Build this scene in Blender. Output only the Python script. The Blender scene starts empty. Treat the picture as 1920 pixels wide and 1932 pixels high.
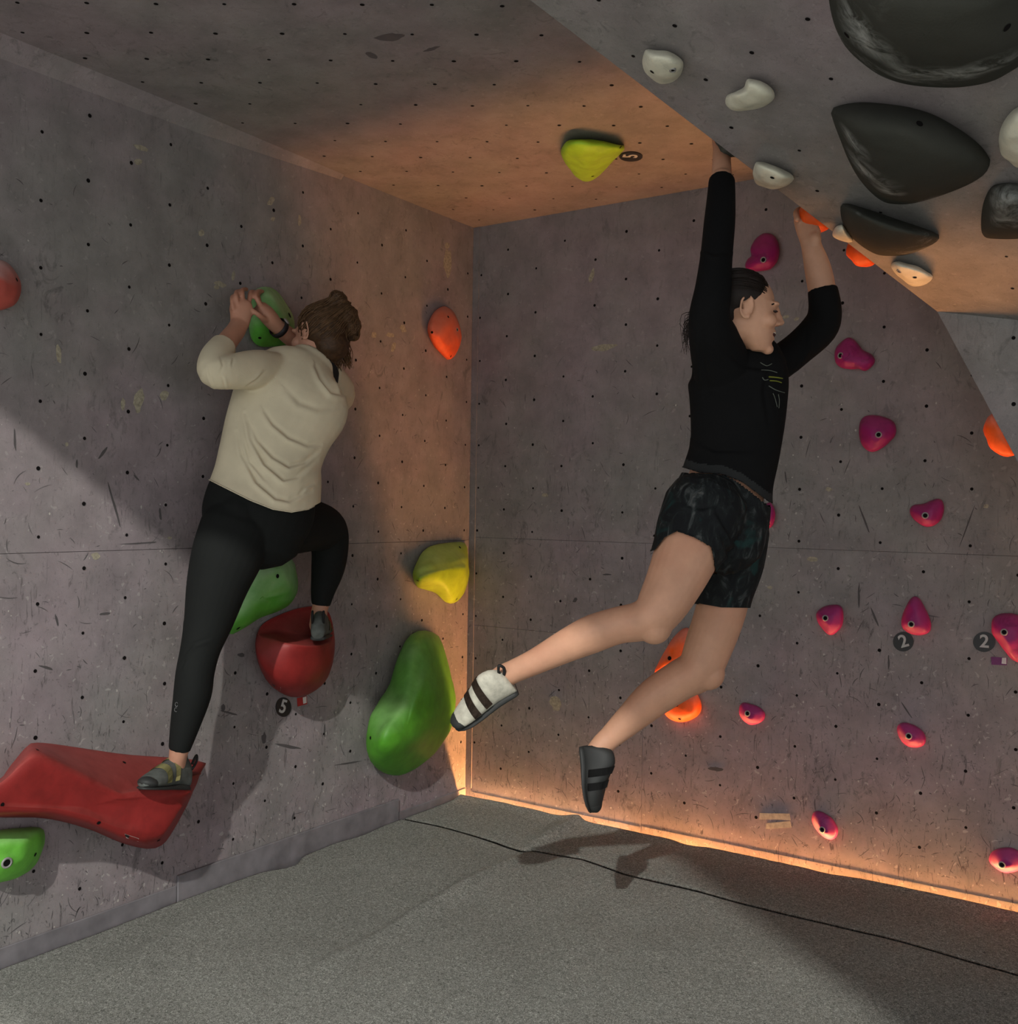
import bpy, bmesh, math, random
from mathutils import Vector, Matrix, noise
from mathutils.bvhtree import BVHTree
random.seed(7)
scene = bpy.context.scene
COL = scene.collection
V = Vector

# ------------------------------------------------------------------ camera
F = 1934.7                                   # focal length for a 1920 px wide frame
CAM = V((2.8759, -3.9158, 1.3544))
YAW, PIT, ROL = map(math.radians, (34.109, -.2244, .8485))
FW = V((-math.sin(YAW) * math.cos(PIT), math.cos(YAW) * math.cos(PIT), math.sin(PIT)))
_r = V((math.cos(YAW), math.sin(YAW), 0)); _u = _r.cross(FW)
RT = _r * math.cos(ROL) + _u * math.sin(ROL)
UP = _u * math.cos(ROL) - _r * math.sin(ROL)
cd = bpy.data.cameras.new('camera'); cam = bpy.data.objects.new('camera', cd); COL.objects.link(cam)
cd.sensor_fit = 'HORIZONTAL'; cd.sensor_width = 36; cd.lens = F / 1920 * 36
cd.clip_start = .05; cd.clip_end = 100
cam.matrix_world = Matrix(((RT.x, UP.x, -FW.x, CAM.x), (RT.y, UP.y, -FW.y, CAM.y), (RT.z, UP.z, -FW.z, CAM.z), (0, 0, 0, 1)))
scene.camera = cam

# ------------------------------------------------------------------ light
w = bpy.data.worlds.new('hall'); scene.world = w; w.use_nodes = True
w.node_tree.nodes['Background'].inputs[0].default_value = (.95, .98, 1.02, 1)
w.node_tree.nodes['Background'].inputs[1].default_value = 1.38

def area_lamp(name, loc, target, size, power, col):
    ld = bpy.data.lights.new(name, 'AREA'); ld.shape = 'DISK'; ld.size = size; ld.energy = power; ld.color = col
    o = bpy.data.objects.new(name, ld); COL.objects.link(o); o.location = loc
    o.rotation_euler = (V(target) - V(loc)).to_track_quat('-Z', 'Y').to_euler()
    return o
LDIR = V((-.55, 1.342, -1.0))                # the way the hall lamp's light travels
LPOS = V((1.0, -1.0, .3)) - LDIR * 5.2
area_lamp('hall_lamp', LPOS, (1.0, -1.0, .3), .13, 560, (1.0, .98, .92))
area_lamp('hall_lamp_rear', (1.2, -6.0, 7.0), (1.2, -5.6, 0), .5, 1500, (1.0, .98, .93))

vs = scene.view_settings
vs.view_transform = 'Standard'; vs.look = 'None'; vs.gamma = 1; vs.exposure = 0; vs.use_curve_mapping = False

# ------------------------------------------------------------------ helpers
H = 2.676
def ray(x, y): return FW + RT * ((x - 960) / F) - UP * ((y - 966) / F)
def at(x, y, d): return CAM + ray(x, y) * d
def pix(p):
    d = V(p) - CAM; z = d.dot(FW)
    return 960 + F * d.dot(RT) / z, 966 - F * d.dot(UP) / z, z
class Plane:
    def __init__(s, p, n): s.p = V(p); s.n = V(n).normalized()
    def hit(s, x, y, h=0.0):
        q = ray(x, y); return CAM + q * ((s.p + s.n * h - CAM).dot(s.n) / q.dot(s.n))
LEFT = Plane((0, 0, 0), (1, 0, 0)); BACK = Plane((0, 0, 0), (0, -1, 0))
FLOOR = Plane((0, 0, 0), (0, 0, 1)); CEIL = Plane((0, 0, H), (0, 0, -1))

def tag(o, label=None, cat=None, group=None, kind=None):
    for k, v in (('label', label), ('category', cat), ('group', group), ('kind', kind)):
        if v: o[k] = v
    return o
def obj(name, me, mat=None, parent=None, smooth=False):
    o = bpy.data.objects.new(name, me); COL.objects.link(o)
    if mat and not me.materials: me.materials.append(mat)
    if smooth:
        for p in me.polygons: p.use_smooth = True
    if parent: o.parent = parent
    return o
def pymesh(name, vs_, fs): 
    me = bpy.data.meshes.new(name); me.from_pydata([tuple(v) for v in vs_], [], fs); me.update(); return me
def bm_mesh(name, bm, recalc=True):
    if recalc: bmesh.ops.recalc_face_normals(bm, faces=bm.faces[:])
    me = bpy.data.meshes.new(name); bm.to_mesh(me); bm.free(); return me
def box_mesh(name, lo, hi, bevel=0):
    bm = bmesh.new(); bmesh.ops.create_cube(bm, size=1)
    lo, hi = V(lo), V(hi)
    for v in bm.verts: v.co = V([lo[i] + (v.co[i] + .5) * (hi[i] - lo[i]) for i in range(3)])
    if bevel: bmesh.ops.bevel(bm, geom=bm.edges[:], offset=bevel, segments=1, affect='EDGES')
    return bm_mesh(name, bm)
def empty(name, loc=(0, 0, 0)):
    o = bpy.data.objects.new(name, None); COL.objects.link(o); o.location = loc; o.empty_display_size = .05; return o
def own(parent, child):                         # parent without moving
    child.parent = parent; child.matrix_parent_inverse = Matrix.Translation(-parent.location)
    return child
def poly_prism(name, pts, n, t, closed_back=True):
    """flat polygon (3D points) given thickness t along n"""
    n = V(n); k = len(pts); vs_ = [V(p) for p in pts] + [V(p) + n * t for p in pts]
    fs = [tuple(range(k)), tuple(range(2 * k - 1, k - 1, -1))] + [(i, (i + 1) % k, k + (i + 1) % k, k + i) for i in range(k)]
    me = pymesh(name, vs_, fs); bm = bmesh.new(); bm.from_mesh(me); bpy.data.meshes.remove(me); return bm_mesh(name, bm)

# ------------------------------------------------------------------ materials
class NT:
    def __init__(s, name):
        s.m = bpy.data.materials.new(name); s.m.use_nodes = True; s.t = s.m.node_tree
        s.b = s.t.nodes['Principled BSDF']; s.co = s.t.nodes.new('ShaderNodeTexCoord')
    def n(s, typ, **kw):
        o = s.t.nodes.new(typ)
        for k, v in kw.items():
            if k in o.inputs: o.inputs[k].default_value = v
            else: setattr(o, k, v)
        return o
    def l(s, a, b): s.t.links.new(a, b)
    def map(s, scale=(1, 1, 1), rot=(0, 0, 0)):
        m = s.n('ShaderNodeMapping'); m.inputs['Scale'].default_value = scale; m.inputs['Rotation'].default_value = rot
        s.l(s.co.outputs['Object'], m.inputs['Vector']); return m.outputs['Vector']
    def noise(s, scale, detail=3, rough=.55, dist=0, vec=None):
        o = s.n('ShaderNodeTexNoise', Scale=scale, Detail=detail, Roughness=rough, Distortion=dist)
        s.l(vec or s.co.outputs['Object'], o.inputs['Vector']); return o.outputs['Fac']
    def ramp(s, fac, stops):
        r = s.n('ShaderNodeValToRGB'); e = r.color_ramp.elements
        e[0].position, e[0].color = stops[0][0], (*stops[0][1], 1) if hasattr(stops[0][1], '__len__') else (stops[0][1],) * 3 + (1,)
        for i, (p, c) in enumerate(stops[1:]):
            q = e[1] if i == 0 else e.new(p)
            q.position = p; q.color = (*c, 1) if hasattr(c, '__len__') else (c, c, c, 1)
        s.l(fac, r.inputs['Fac']); return r.outputs['Color']
    def mix(s, fac, a, b, mode='MIX'):
        o = s.n('ShaderNodeMix', data_type='RGBA', blend_type=mode)
        for sock, val in ((o.inputs[0], fac), (o.inputs[6], a), (o.inputs[7], b)):
            if hasattr(val, 'is_linked'): s.l(val, sock)
            elif hasattr(val, '__len__'): sock.default_value = (*val, 1)
            else: sock.default_value = val
        return o.outputs[2]
    def mul(s, a, b):
        o = s.n('ShaderNodeMath', operation='MULTIPLY')
        for i, v in enumerate((a, b)):
            if hasattr(v, 'is_linked'): s.l(v, o.inputs[i])
            else: o.inputs[i].default_value = v
        return o.outputs[0]
    def bump(s, fac, strength=.3, dist=.01):
        o = s.n('ShaderNodeBump', Strength=strength, Distance=dist); s.l(fac, o.inputs['Height']); s.l(o.outputs[0], s.b.inputs['Normal'])
    def fin(s, col, rough=.6, spec=.3):
        if hasattr(col, 'is_linked'): s.l(col, s.b.inputs['Base Color'])
        else: s.b.inputs['Base Color'].default_value = (*col, 1)
        s.b.inputs['Roughness'].default_value = rough; s.b.inputs['Specular IOR Level'].default_value = spec
        return s.m
def plain(name, col, rough=.6, spec=.3, var=.12, scale=25):
    t = NT(name); n = t.noise(scale, 3)
    c = t.ramp(n, [(.3, [x * (1 - var) for x in col]), (.7, [min(1, x * (1 + var)) for x in col])])
    return t.fin(c, rough, spec)
def wall_mat(name, scuffs=1.0, purple=.5):
    t = NT(name)
    big = t.noise(1.1, 4, .6)
    base = t.ramp(big, [(.40, (.220, .209, .199)), (.62, (.250, .207, .218))])
    mid = t.noise(7, 4, .65)
    base = t.mix(.75, base, t.ramp(mid, [(.3, .36), (.75, .62)]), 'OVERLAY')
    # black shoe-rubber scuffs: stretched, distorted strokes
    s1 = t.ramp(t.noise(14, 5, .72, 1.6, t.map((1, 1, .55))), [(.56, 0.0), (.66, 1.0)])
    s2 = t.ramp(t.noise(26, 4, .7, 2.2, t.map((1.8, 1.8, .3), (.3, .2, .1))), [(.59, 0.0), (.67, 1.0)])
    patch = t.ramp(t.noise(1.9, 2, .5), [(.40, 0.0), (.62, 1.0)])
    geo = t.n('ShaderNodeNewGeometry'); sp = t.n('ShaderNodeSeparateXYZ'); t.l(geo.outputs['Position'], sp.inputs[0])
    low = t.ramp(t.mul(sp.outputs['Z'], .36), [(.10, 1.0), (.62, .35)])          # shoes reach the lower sheets most
    s3 = t.ramp(t.noise(75, 3, .6, 1.0), [(.62, 0.0), (.68, 1.0)])
    base = t.mix(t.mul(t.mul(s1, patch), .50 * scuffs), base, (.06, .055, .055))
    base = t.mix(t.mul(t.mul(s2, low), .70 * scuffs), base, (.04, .036, .036))
    base = t.mix(t.mul(t.mul(s3, low), .60 * scuffs), base, (.05, .046, .046))
    s4 = t.ramp(t.noise(48, 2, .5, .5, t.map((1, 1, 1), (2, 1, .5))), [(.67, 0.0), (.70, 1.0)])
    base = t.mix(t.mul(t.mul(s4, low), .55 * scuffs), base, (.42, .40, .37))
    # chipped paint, filler and chalk flecks
    c1 = t.ramp(t.noise(34, 3, .6, .8), [(.745, 0.0), (.765, 1.0)])
    c2 = t.ramp(t.noise(2.6, 2, .5, 0, t.map((1, 1, 1), (1, 2, 3))), [(.50, 0.0), (.62, 1.0)])
    base = t.mix(t.mul(t.mul(c1, c2), .75), base, (.40, .36, .29))
    fine = t.noise(420, 2, .6)
    base = t.mix(.25, base, t.ramp(fine, [(.3, .35), (.7, .65)]), 'OVERLAY')
    t.bump(fine, .12, .002)
    return t.fin(base, .62, .22)
M_WALL = wall_mat('painted_plywood', 1.0)
M_WALLC = wall_mat('painted_plywood_overhead', .9)
M_HOLE = plain('bolt_hole_dark', (.006, .005, .005), .8, .1)
M_BACKING = plain('wall_backing', (.05, .045, .045), .8)
def carpet_mat():
    t = NT('grey_carpet_fibre')
    f1 = t.noise(150, 4, .8, 1.8, t.map((1, 1, .2)))
    f2 = t.noise(55, 4, .7, 2.5)
    c = t.ramp(f1, [(.36, (.085, .088, .078)), (.51, (.235, .240, .215)), (.66, (.58, .585, .53))])
    c = t.mix(.55, c, t.ramp(f2, [(.3, .30), (.72, .70)]), 'OVERLAY')
    c = t.mix(.5, c, t.ramp(t.noise(1.3, 4), [(.3, .40), (.7, .60)]), 'OVERLAY')
    dots = t.ramp(t.noise(38, 1), [(.775, 0.0), (.79, 1.0)])
    c = t.mix(t.mul(dots, .6), c, (.04, .04, .04))
    t.bump(f1, .7, .008)
    return t.fin(c, .95, .05)
M_CARPET = carpet_mat()
def hold_mat(name, col, chalk=.5, rough=.55, dirty=.25, chalkcol=(.62, .60, .56), spec=.3, up=(.05, .75)):
    """polyurethane resin with chalk rubbed into the upward sides and dark shoe marks"""
    t = NT(name)
    c = t.ramp(t.noise(18, 4), [(.3, [x * .82 for x in col]), (.7, [min(1, x * 1.12) for x in col])])
    geo = t.n('ShaderNodeNewGeometry'); sep = t.n('ShaderNodeSeparateXYZ'); t.l(geo.outputs['Normal'], sep.inputs[0])
    ad = t.n('ShaderNodeMath', operation='MULTIPLY_ADD'); t.l(sep.outputs['Z'], ad.inputs[0]); ad.inputs[1].default_value = .5; ad.inputs[2].default_value = .5
    upm = t.ramp(ad.outputs[0], [(.5 + up[0] / 2, 0.0), (.5 + up[1] / 2, 1.0)])
    cm = t.ramp(t.noise(9, 4, .6), [(.25, .35), (.7, 1.0)])
    c = t.mix(t.mul(t.mul(upm, cm), chalk), c, chalkcol)
    d = t.ramp(t.noise(16, 5, .7, 1.2), [(.55, 0.0), (.72, 1.0)])
    c = t.mix(t.mul(d, dirty), c, [x * .25 for x in col])
    t.bump(t.noise(260, 2), .12, .003)
    return t.fin(c, rough, spec)
M_GREEN = hold_mat('green_resin', (.085, .31, .022), .18, .5, .10)
M_GREENCH = hold_mat('green_resin_chalky', (.10, .38, .045), .85, .55, .10, (.40, .58, .34), up=(-.55, .35))
M_LIME = hold_mat('lime_resin', (.33, .50, .02), .25, .45, .15)
M_RED = hold_mat('red_resin', (.245, .020, .018), .25, .5, .22, (.34, .15, .13))
M_SALMON = hold_mat('salmon_resin', (.46, .09, .07), .55, .5, .15)
M_ORANGE = hold_mat('orange_resin', (.82, .10, .012), .35, .5, .15)
M_ALMOND = hold_mat('orange_resin_chalky', (.80, .11, .03), .8, .55, .2, (.36, .22, .18), up=(-.35, .45))
M_PINK = hold_mat('magenta_resin', (.27, .011, .125), .30, .5, .45, (.36, .14, .26))
M_WHITE = hold_mat('bone_white_resin', (.68, .66, .53), .15, .55, .30)
M_RIM = plain('bolt_steel', (.25, .24, .23), .35, .6)
M_BLACK = plain('black_sticker', (.012, .012, .013), .45, .4)
M_DIGIT = plain('sticker_digit', (.42, .42, .40), .6)
M_CREAM = plain('cream_tape', (.42, .37, .28), .7, var=.2, scale=60)
M_PALE = plain('white_label', (.6, .58, .55), .6)
M_REDTAG = plain('red_tag', (.32, .02, .02), .6)
M_PURTAG = plain('purple_tag', (.15, .035, .13), .6)
def volume_mat():
    t = NT('dark_textured_volume')
    c = t.ramp(t.noise(6, 4), [(.3, (.040, .041, .034)), (.7, (.052, .052, .044))])
    ch = t.ramp(t.noise(7, 6, .75, .6), [(.52, 0.0), (.72, 1.0)])
    geo = t.n('ShaderNodeNewGeometry'); sep = t.n('ShaderNodeSeparateXYZ'); t.l(geo.outputs['Normal'], sep.inputs[0])
    side = t.ramp(sep.outputs['Z'], [(.30, .35), (.56, 1.0)])
    zone = t.ramp(t.noise(3.2, 2, .5, 0, t.map((1, 1, 1), (.4, 1.1, 2))), [(.50, 0.0), (.64, 1.0)])
    c = t.mix(t.mul(t.mul(ch, zone), .5), c, (.40, .40, .38))
    # palm-wide chalk smears where hands slap the volume
    sm = t.ramp(t.noise(16, 5, .7, .8), [(.38, 0.0), (.66, 1.0)])
    for (x, y, r) in ((1640, 75, .075), (1612, 35, .05), (1790, 138, .06), (1720, 140, .055), (1870, 120, .05), (1640, 325, .075), (1615, 265, .05), (1675, 362, .04), (1690, 255, .02), (1885, 385, .06), (1905, 425, .05), (1600, 395, .03)):
        p = ROOF.hit(x, y, .07); dn = t.n('ShaderNodeVectorMath', operation='DISTANCE'); t.l(t.co.outputs['Object'], dn.inputs[0]); dn.inputs[1].default_value = p
        c = t.mix(t.mul(t.mul(t.ramp(dn.outputs['Value'], [(r * .25, 1.0), (r * 1.25, 0.0)]), sm), .8), c, (.40, .41, .39))
    t.bump(t.noise(180, 3, .7), .35, .004)
    return t.fin(c, .9, .1)

# ------------------------------------------------------------------ the room
def wall_panels(wall, fn, us, vs_list, t=.014, gap=.0016, mat=M_WALL):
    """plywood sheets; fn(u,v,w) -> world, w towards the room"""
    for i, (u0, u1) in enumerate(us):
        for (v0, v1) in vs_list[i]:
            pts = [fn(u, v, ww) for ww in (-t, 0) for (u, v) in ((u0 + gap, v0 + gap), (u1 - gap, v0 + gap), (u1 - gap, v1 - gap), (u0 + gap, v1 - gap))]
            bm = bmesh.new(); b = [bm.verts.new(p) for p in pts]
            for f in ((0, 1, 2, 3), (4, 5, 6, 7), (0, 1, 5, 4), (1, 2, 6, 5), (2, 3, 7, 6), (3, 0, 4, 7)): bm.faces.new([b[q] for q in f])
            obj('plywood_panel', bm_mesh('plywood_panel', bm), mat, wall)
def nut_holes(wall, fn, uvs, r=.0062, drop=None, nrm=None):
    """recess-dark bolt sockets with a slim worn rim"""
    vs_, fs, k = [], [], 0
    for (u, v) in uvs:
        if drop and random.random() < drop: continue
        u += random.uniform(-.003, .003); v += random.uniform(-.003, .003); rr = r * random.uniform(.8, 1.1)
        for a in range(10): vs_.append(fn(u + rr * math.cos(a * math.pi / 5), v + rr * math.sin(a * math.pi / 5), .0012))
        fs.append(tuple(range(k, k + 10))); k += 10
    tag(obj('bolt_holes', pymesh('bolt_holes', vs_, fs), M_HOLE, wall), kind='stuff')

fnL = lambda u, v, w_: (w_, u, v)
fnB = lambda u, v, w_: (u, -w_, v)
fnC = lambda u, v, w_: (u, v, H - w_)
wl = tag(obj('wall_left', box_mesh('wall_left', (-.16, -4.6, -.32), (-.0145, .16, 3.3)), M_BACKING), kind='structure')
wall_panels(wl, fnL, [(-4.6, -2.44), (-2.44, 0)], [[(-.3, 1.2), (1.2, H + .6)], [(-.3, 1.2), (1.2, H + .6)]], gap=.0008)
uv = []
for k in range(-16, 16):
    y = -2.1731 + .1521 * k
    if y > -.03 or y < -4.5: continue
    for j in range(-1, 14):
        z = .0493 + .2 * j + (k % 2) * .1
        if .06 < z < H - .05 and not abs(z - 1.2) < .012: uv.append((y, z))
nut_holes(wl, fnL, uv, drop=.06)

wb = tag(obj('wall_back', box_mesh('wall_back', (-.16, .0145, -.32), (5.2, .16, 3.3)), M_BACKING), kind='structure')
wall_panels(wb, fnB, [(-.014, .923), (.923, 3.363), (3.363, 5.2), (-.014, 2.44), (2.44, 5.2)],
            [[(-.3, .8), (.8, 1.214)], [(-.3, 1.214)], [(-.3, 1.214)], [(1.214, H + .3)], [(1.214, H + .3)]], gap=.0006)
uv = []
for k in range(-11, 20):
    x = 1.5803 + .1535 * k
    if x < .03 or x > 4.6: continue
    for j in range(-1, 14):
        z = .0455 + .2 * j + (k % 2) * .1
        if .06 < z < H - .05: uv.append((x, z))
nut_holes(wb, fnB, uv, drop=.06)

YF = -3.85                                     # front lip of the flat roof
ce_pts = [(-.15, .15), (5.2, .15), (5.2, -6.17), (3.60, -4.95), (2.28, YF), (-.15, YF)]
cl = tag(obj('ceiling', poly_prism('ceiling', [V((x, y, H + .0145)) for x, y in ce_pts], (0, 0, 1), .25), M_BACKING), kind='structure')
wall_panels(cl, fnC, [(0, 2.44)], [[(YF, -2.44), (-2.44, 0)]], gap=.0006, mat=M_WALLC)
uv = []
for k in range(0, 15):
    for j in range(0, 24):
        x = .10 + .1535 * k; y = -.10 - .2 * j - (k % 2) * .1
        if y > YF + .1 and x < 2.38: uv.append((x, y))
nut_holes(cl, fnC, uv, r=.0065, drop=.08)

# the folded overhang on the right: a vertical wall set forward of the back wall, bending into a sloping roof with a sharp ridge
RW = Plane((0, -.42, 0), (0, -1, 0))
E1 = RW.hit(1768, 588); E2 = RW.hit(1920, 872); C2 = RW.hit(1920, 604)
E0 = at(1000, 0, 2.41)
n_roof = (C2 - E1).cross(E0 - E1).normalized()
if n_roof.z > 0: n_roof = -n_roof
ROOF = Plane(E1, n_roof)
def roof_z(x, y): return E1.z - (n_roof.x * (x - E1.x) + n_roof.y * (y - E1.y)) / n_roof.z
XR = 5.2
edir = (E0 - E1)
tt = (H + .02 - E1.z) / edir.z
ET = E1 + edir * tt                           # ridge reaches the ceiling
EB = E2 + (E2 - E1) * (-E2.z - .02) / (E2.z - E1.z) * -1
EB = E1 + (E2 - E1) * ((E1.z + .02) / (E1.z - E2.z))
CR = V((XR, -.42, roof_z(XR, -.42)))
# roof meets ceiling along a line; find y at x=XR
yR = E1.y - (n_roof.z * (H + .02 - E1.z) + n_roof.x * (XR - E1.x)) / n_roof.y
TR = V((XR, yR, H + .02))
CSH = CAM - RT * .57 - UP * .69                          # the hidden far side runs back from the ridge
def back_of(p):
    d = (p - CSH); t1 = (H + .03 - p.z) / d.z if d.z > 1e-4 else 9; t2 = (.006 - p.y) / d.y
    return p + d * min(t1, t2)
bm = bmesh.new()
ridge = [ET.lerp(E1, i / 6) for i in range(6)] + [E1.copy()] + [E1.lerp(EB, i / 5) for i in range(1, 6)]
# soften the knee of the ridge
front = [bm.verts.new(p) for p in ridge]
backv = [bm.verts.new(back_of(p)) for p in ridge]
vTR, vCR, vBR = bm.verts.new(TR), bm.verts.new(CR), bm.verts.new(V((XR, -.42, -.02)))
bm.faces.new(front[:7] + [vCR, vTR]); bm.faces.new(front[6:] + [vBR, vCR])
bm.faces.ensure_lookup_table()
for i in range(len(ridge) - 1): bm.faces.new((front[i + 1], front[i], backv[i], backv[i + 1]))
bmesh.ops.recalc_face_normals(bm, faces=bm.faces[:])
me = bpy.data.meshes.new('wall_right'); bm.to_mesh(me); bm.free()
wr = tag(obj('wall_right', me, M_WALLC), kind='structure')
# bolt sockets on the roof and the right wall
ax_u = (C2 - E1).normalized(); ax_v = n_roof.cross(ax_u).normalized()
if ax_v.z < 0: ax_v = -ax_v
fnR = lambda u, v, w_: tuple(E1 + ax_u * u + ax_v * v + n_roof * w_)
uv = []
for k in range(-10, 24):
    for j in range(0, 14):
        u, v = .09 + .1535 * k, .12 + .2 * j + (k % 2) * .1
        p = V(fnR(u, v, 0)); a = (p - E1); b = edir
        q = pix(p)
        # keep inside the ridge
        side = ax_u.dot(a) - ax_u.dot(b) * (ax_v.dot(a) / ax_v.dot(b))
        if side > .05 and p.z < H - .03: uv.append((u, v))
nut_holes(wr, fnR, uv, r=.0055, drop=.25)
fnRW = lambda u, v, w_: (u, -.42 - w_, v)
p0 = RW.hit(1912.6, 639)
uv = []
for k in range(-4, 16):
    for j in range(-10, 2):
        x = p0.x + .1535 * k; z = p0.z + .2 * j + (k % 2) * .1
        xe = E1.x + (E2.x - E1.x) * (z - E1.z) / (E2.z - E1.z)
        if x > xe + .03 and .1 < z < roof_z(x, -.42) - .04: uv.append((x, z))
nut_holes(wr, fnRW, uv)

# skirting and corner battens
tag(obj('trim_1', box_mesh('trim_1', (.001, -.0045, .03), (.034, -.0002, H - .002)), M_WALL), kind='structure')
tag(obj('trim_2', box_mesh('trim_2', (.04, -.0012, -.02), (.92, -.0002, .012)), M_WALL), kind='structure')
tag(obj('trim_3', box_mesh('trim_3', (.93, -.0012, -.02), (5.1, -.0002, .016)), M_WALL), kind='structure')
bm = bmesh.new(); ends = []
for y, k in ((-3.84, .062), (-1.6, .050), (-.9, .018)): ends.append([bm.verts.new(q) for q in ((.0002, y, H - k), (k * .8, y, H - .0002), (.0002, y, H - .0002))])
for a, b in zip(ends, ends[1:]):
    for q in range(3): bm.faces.new((a[q], a[(q + 1) % 3], b[(q + 1) % 3], b[q]))
bm.faces.new(ends[0]); bm.faces.new(ends[-1][::-1])
tag(obj('trim_4', bm_mesh('trim_4', bm), M_WALLC), kind='structure')
M_SKIRT = plain('skirting_vinyl', (.165, .155, .162), .55, .3, .25, 12)
yk = LEFT.hit(331, 1674).y
sk = tag(obj('baseboard_left', box_mesh('baseboard_left', (.0005, -4.6, -.05), (.007, yk, .055), .002), M_SKIRT), kind='structure')
obj('skirting_length', box_mesh('skirting_length', (.0005, yk + .002, -.05), (.011, -.50, .088), .002), M_SKIRT, sk)
obj('skirting_length', box_mesh('skirting_length', (.0005, -.495, -.05), (.006, -.01, .028), .002), M_SKIRT, sk)

# ------------------------------------------------------------------ floor: two carpeted crash mats over a sunken slab
fl = tag(obj('floor', box_mesh('floor', (-.2, -9.5, -.36), (9.5, .2, -.30)), M_BACKING), kind='structure')
seam_px = [(755, 1541), (850, 1563), (940, 1588), (985, 1605), (1012, 1603), (1100, 1618), (1180, 1648), (1340, 1687), (1500, 1725), (1650, 1762), (1780, 1797), (1920, 1836)]
seam = [FLOOR.hit(*p) for p in seam_px]; seam[0].x = -.02
def seam_y(x):
    if x <= seam[0].x: return seam[0].y
    for a, b in zip(seam, seam[1:]):
        if x <= b.x: return a.y + (b.y - a.y) * (x - a.x) / (b.x - a.x)
    return seam[-1].y - .04 * (x - seam[-1].x)
creases = []
for (a, b, hgt, wd) in (((575, 1838), (700, 1768), .012, .05), ((700, 1768), (985, 1612), .024, .045), ((1100, 1542), (1000, 1600), .024, .05),
                        ((1010, 1920), (1120, 1700), .012, .07), ((150, 1870), (420, 1700), .012, .08), ((1200, 1932), (1230, 1760), .010, .07)):
    creases.append((FLOOR.hit(*a), FLOOR.hit(*b), hgt, wd))
def mat_z(x, y):
    z = .010 * noise.noise(V((x * 1.7, y * 1.7, 3.1))) + .004 * noise.noise(V((x * 5, y * 5, 8)))
    for a, b, hgt, wd in creases:
        ab = V((b.x - a.x, b.y - a.y)); p = V((x - a.x, y - a.y)); t = max(0, min(1, p.dot(ab) / ab.length_squared))
        d = p - ab * t; s = (ab.x * p.y - ab.y * p.x)
        r = d.length / wd
        fall = math.sin(math.pi * min(1, max(.0, (t + .12) / 1.24)))
        z += hgt * fall * (math.exp(-r * r) if s < 0 else math.exp(-(r * 2.6) ** 2)) 
    return z
def lin(a, b, n): return [a + (b - a) * i / n for i in range(n + 1)]
def left_edge(y):
    return .016 + .006 * noise.noise(V((y * 6, 1, 2))) + .075 * math.exp(-((y + 1.18) / .07) ** 2) + .02 * math.exp(-((y + .8) / .2) ** 2)
def back_gap(x):
    return .056 + .006 * noise.noise(V((x * 9, 5, 1))) + .004 * noise.noise(V((x * 30, 5, 1))) + .022 * math.exp(-((x - 1.17) / .06) ** 2) - .02 * math.exp(-((x - .63) / .05) ** 2) + .01 * math.exp(-((x - 1.75) / .08) ** 2)
def mat_mesh(name, xs, rows, y_of, side_l, seam_row):
    """rows: parameters 0..1; y_of(x,t) -> y"""
    vs_, fs = [], []
    nx = len(xs)
    for j, t in enumerate(rows):
        for i, x in enumerate(xs):
            y = y_of(x, t); xx = x
            if i == 0: xx = left_edge(y)
            elif i < 6: xx = left_edge(y) * (1 - i / 6) + x * i / 6 if x < .3 else x
            z = mat_z(xx, y)
            for e, dd in ((0 if 0 in seam_row else None, t), (1 if 1 in seam_row else None, 1 - t)):
                if e is None: continue
                dy = abs(y_of(x, t) - y_of(x, e))
                if e == 1: z += .013 * math.exp(-(dy / .05) ** 2)
                if dy < .012: z -= .004 * (1 - (dy / .012)) ** 2
            if i == 0: z -= .010
            vs_.append((xx, y, z))
    for j in range(len(rows) - 1):
        for i in range(nx - 1):
            a = j * nx + i; fs.append((a, a + 1, a + nx + 1, a + nx))
    def skirt(idx):
        base = len(vs_)
        for q in idx: vs_.append((vs_[q][0], vs_[q][1], -.30))
        for q in range(len(idx) - 1): fs.append((idx[q], idx[q + 1], base + q + 1, base + q))
    nr = len(rows)
    skirt([i for i in range(nx)]); skirt([(nr - 1) * nx + i for i in range(nx)]); skirt([j * nx for j in range(nr)])
    bm = bmesh.new(); me = pymesh(name, vs_, fs); bm.from_mesh(me); bpy.data.meshes.remove(me)
    m2 = bm_mesh(name, bm, False)
    return m2
xs = lin(0, 3.2, 170) + [3.4, 3.8, 4.4, 5.4, 7, 9]
obj('mat_panel', mat_mesh('mat_panel', xs, [0, .012, .03] + lin(.06, 1, 40), lambda x, t: seam_y(x) * (1 - t) - back_gap(x) * t, True, (0, 1)), M_CARPET, fl, True)
def yfront(x, t): 
    return (seam_y(x) - .013) * (1 - t) + t * (-3.2)
obj('mat_panel', mat_mesh('mat_panel', xs, [0, .002, .004, .006] + lin(.01, 1, 150), yfront, True, (0,)), M_CARPET, fl, True)
me = pymesh('mat_panel', [(0.02, -3.2, 0), (9, -3.2, 0), (9, -9, 0), (.02, -9, 0)], [(0, 1, 2, 3)])
obj('mat_panel', me, M_CARPET, fl)

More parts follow.
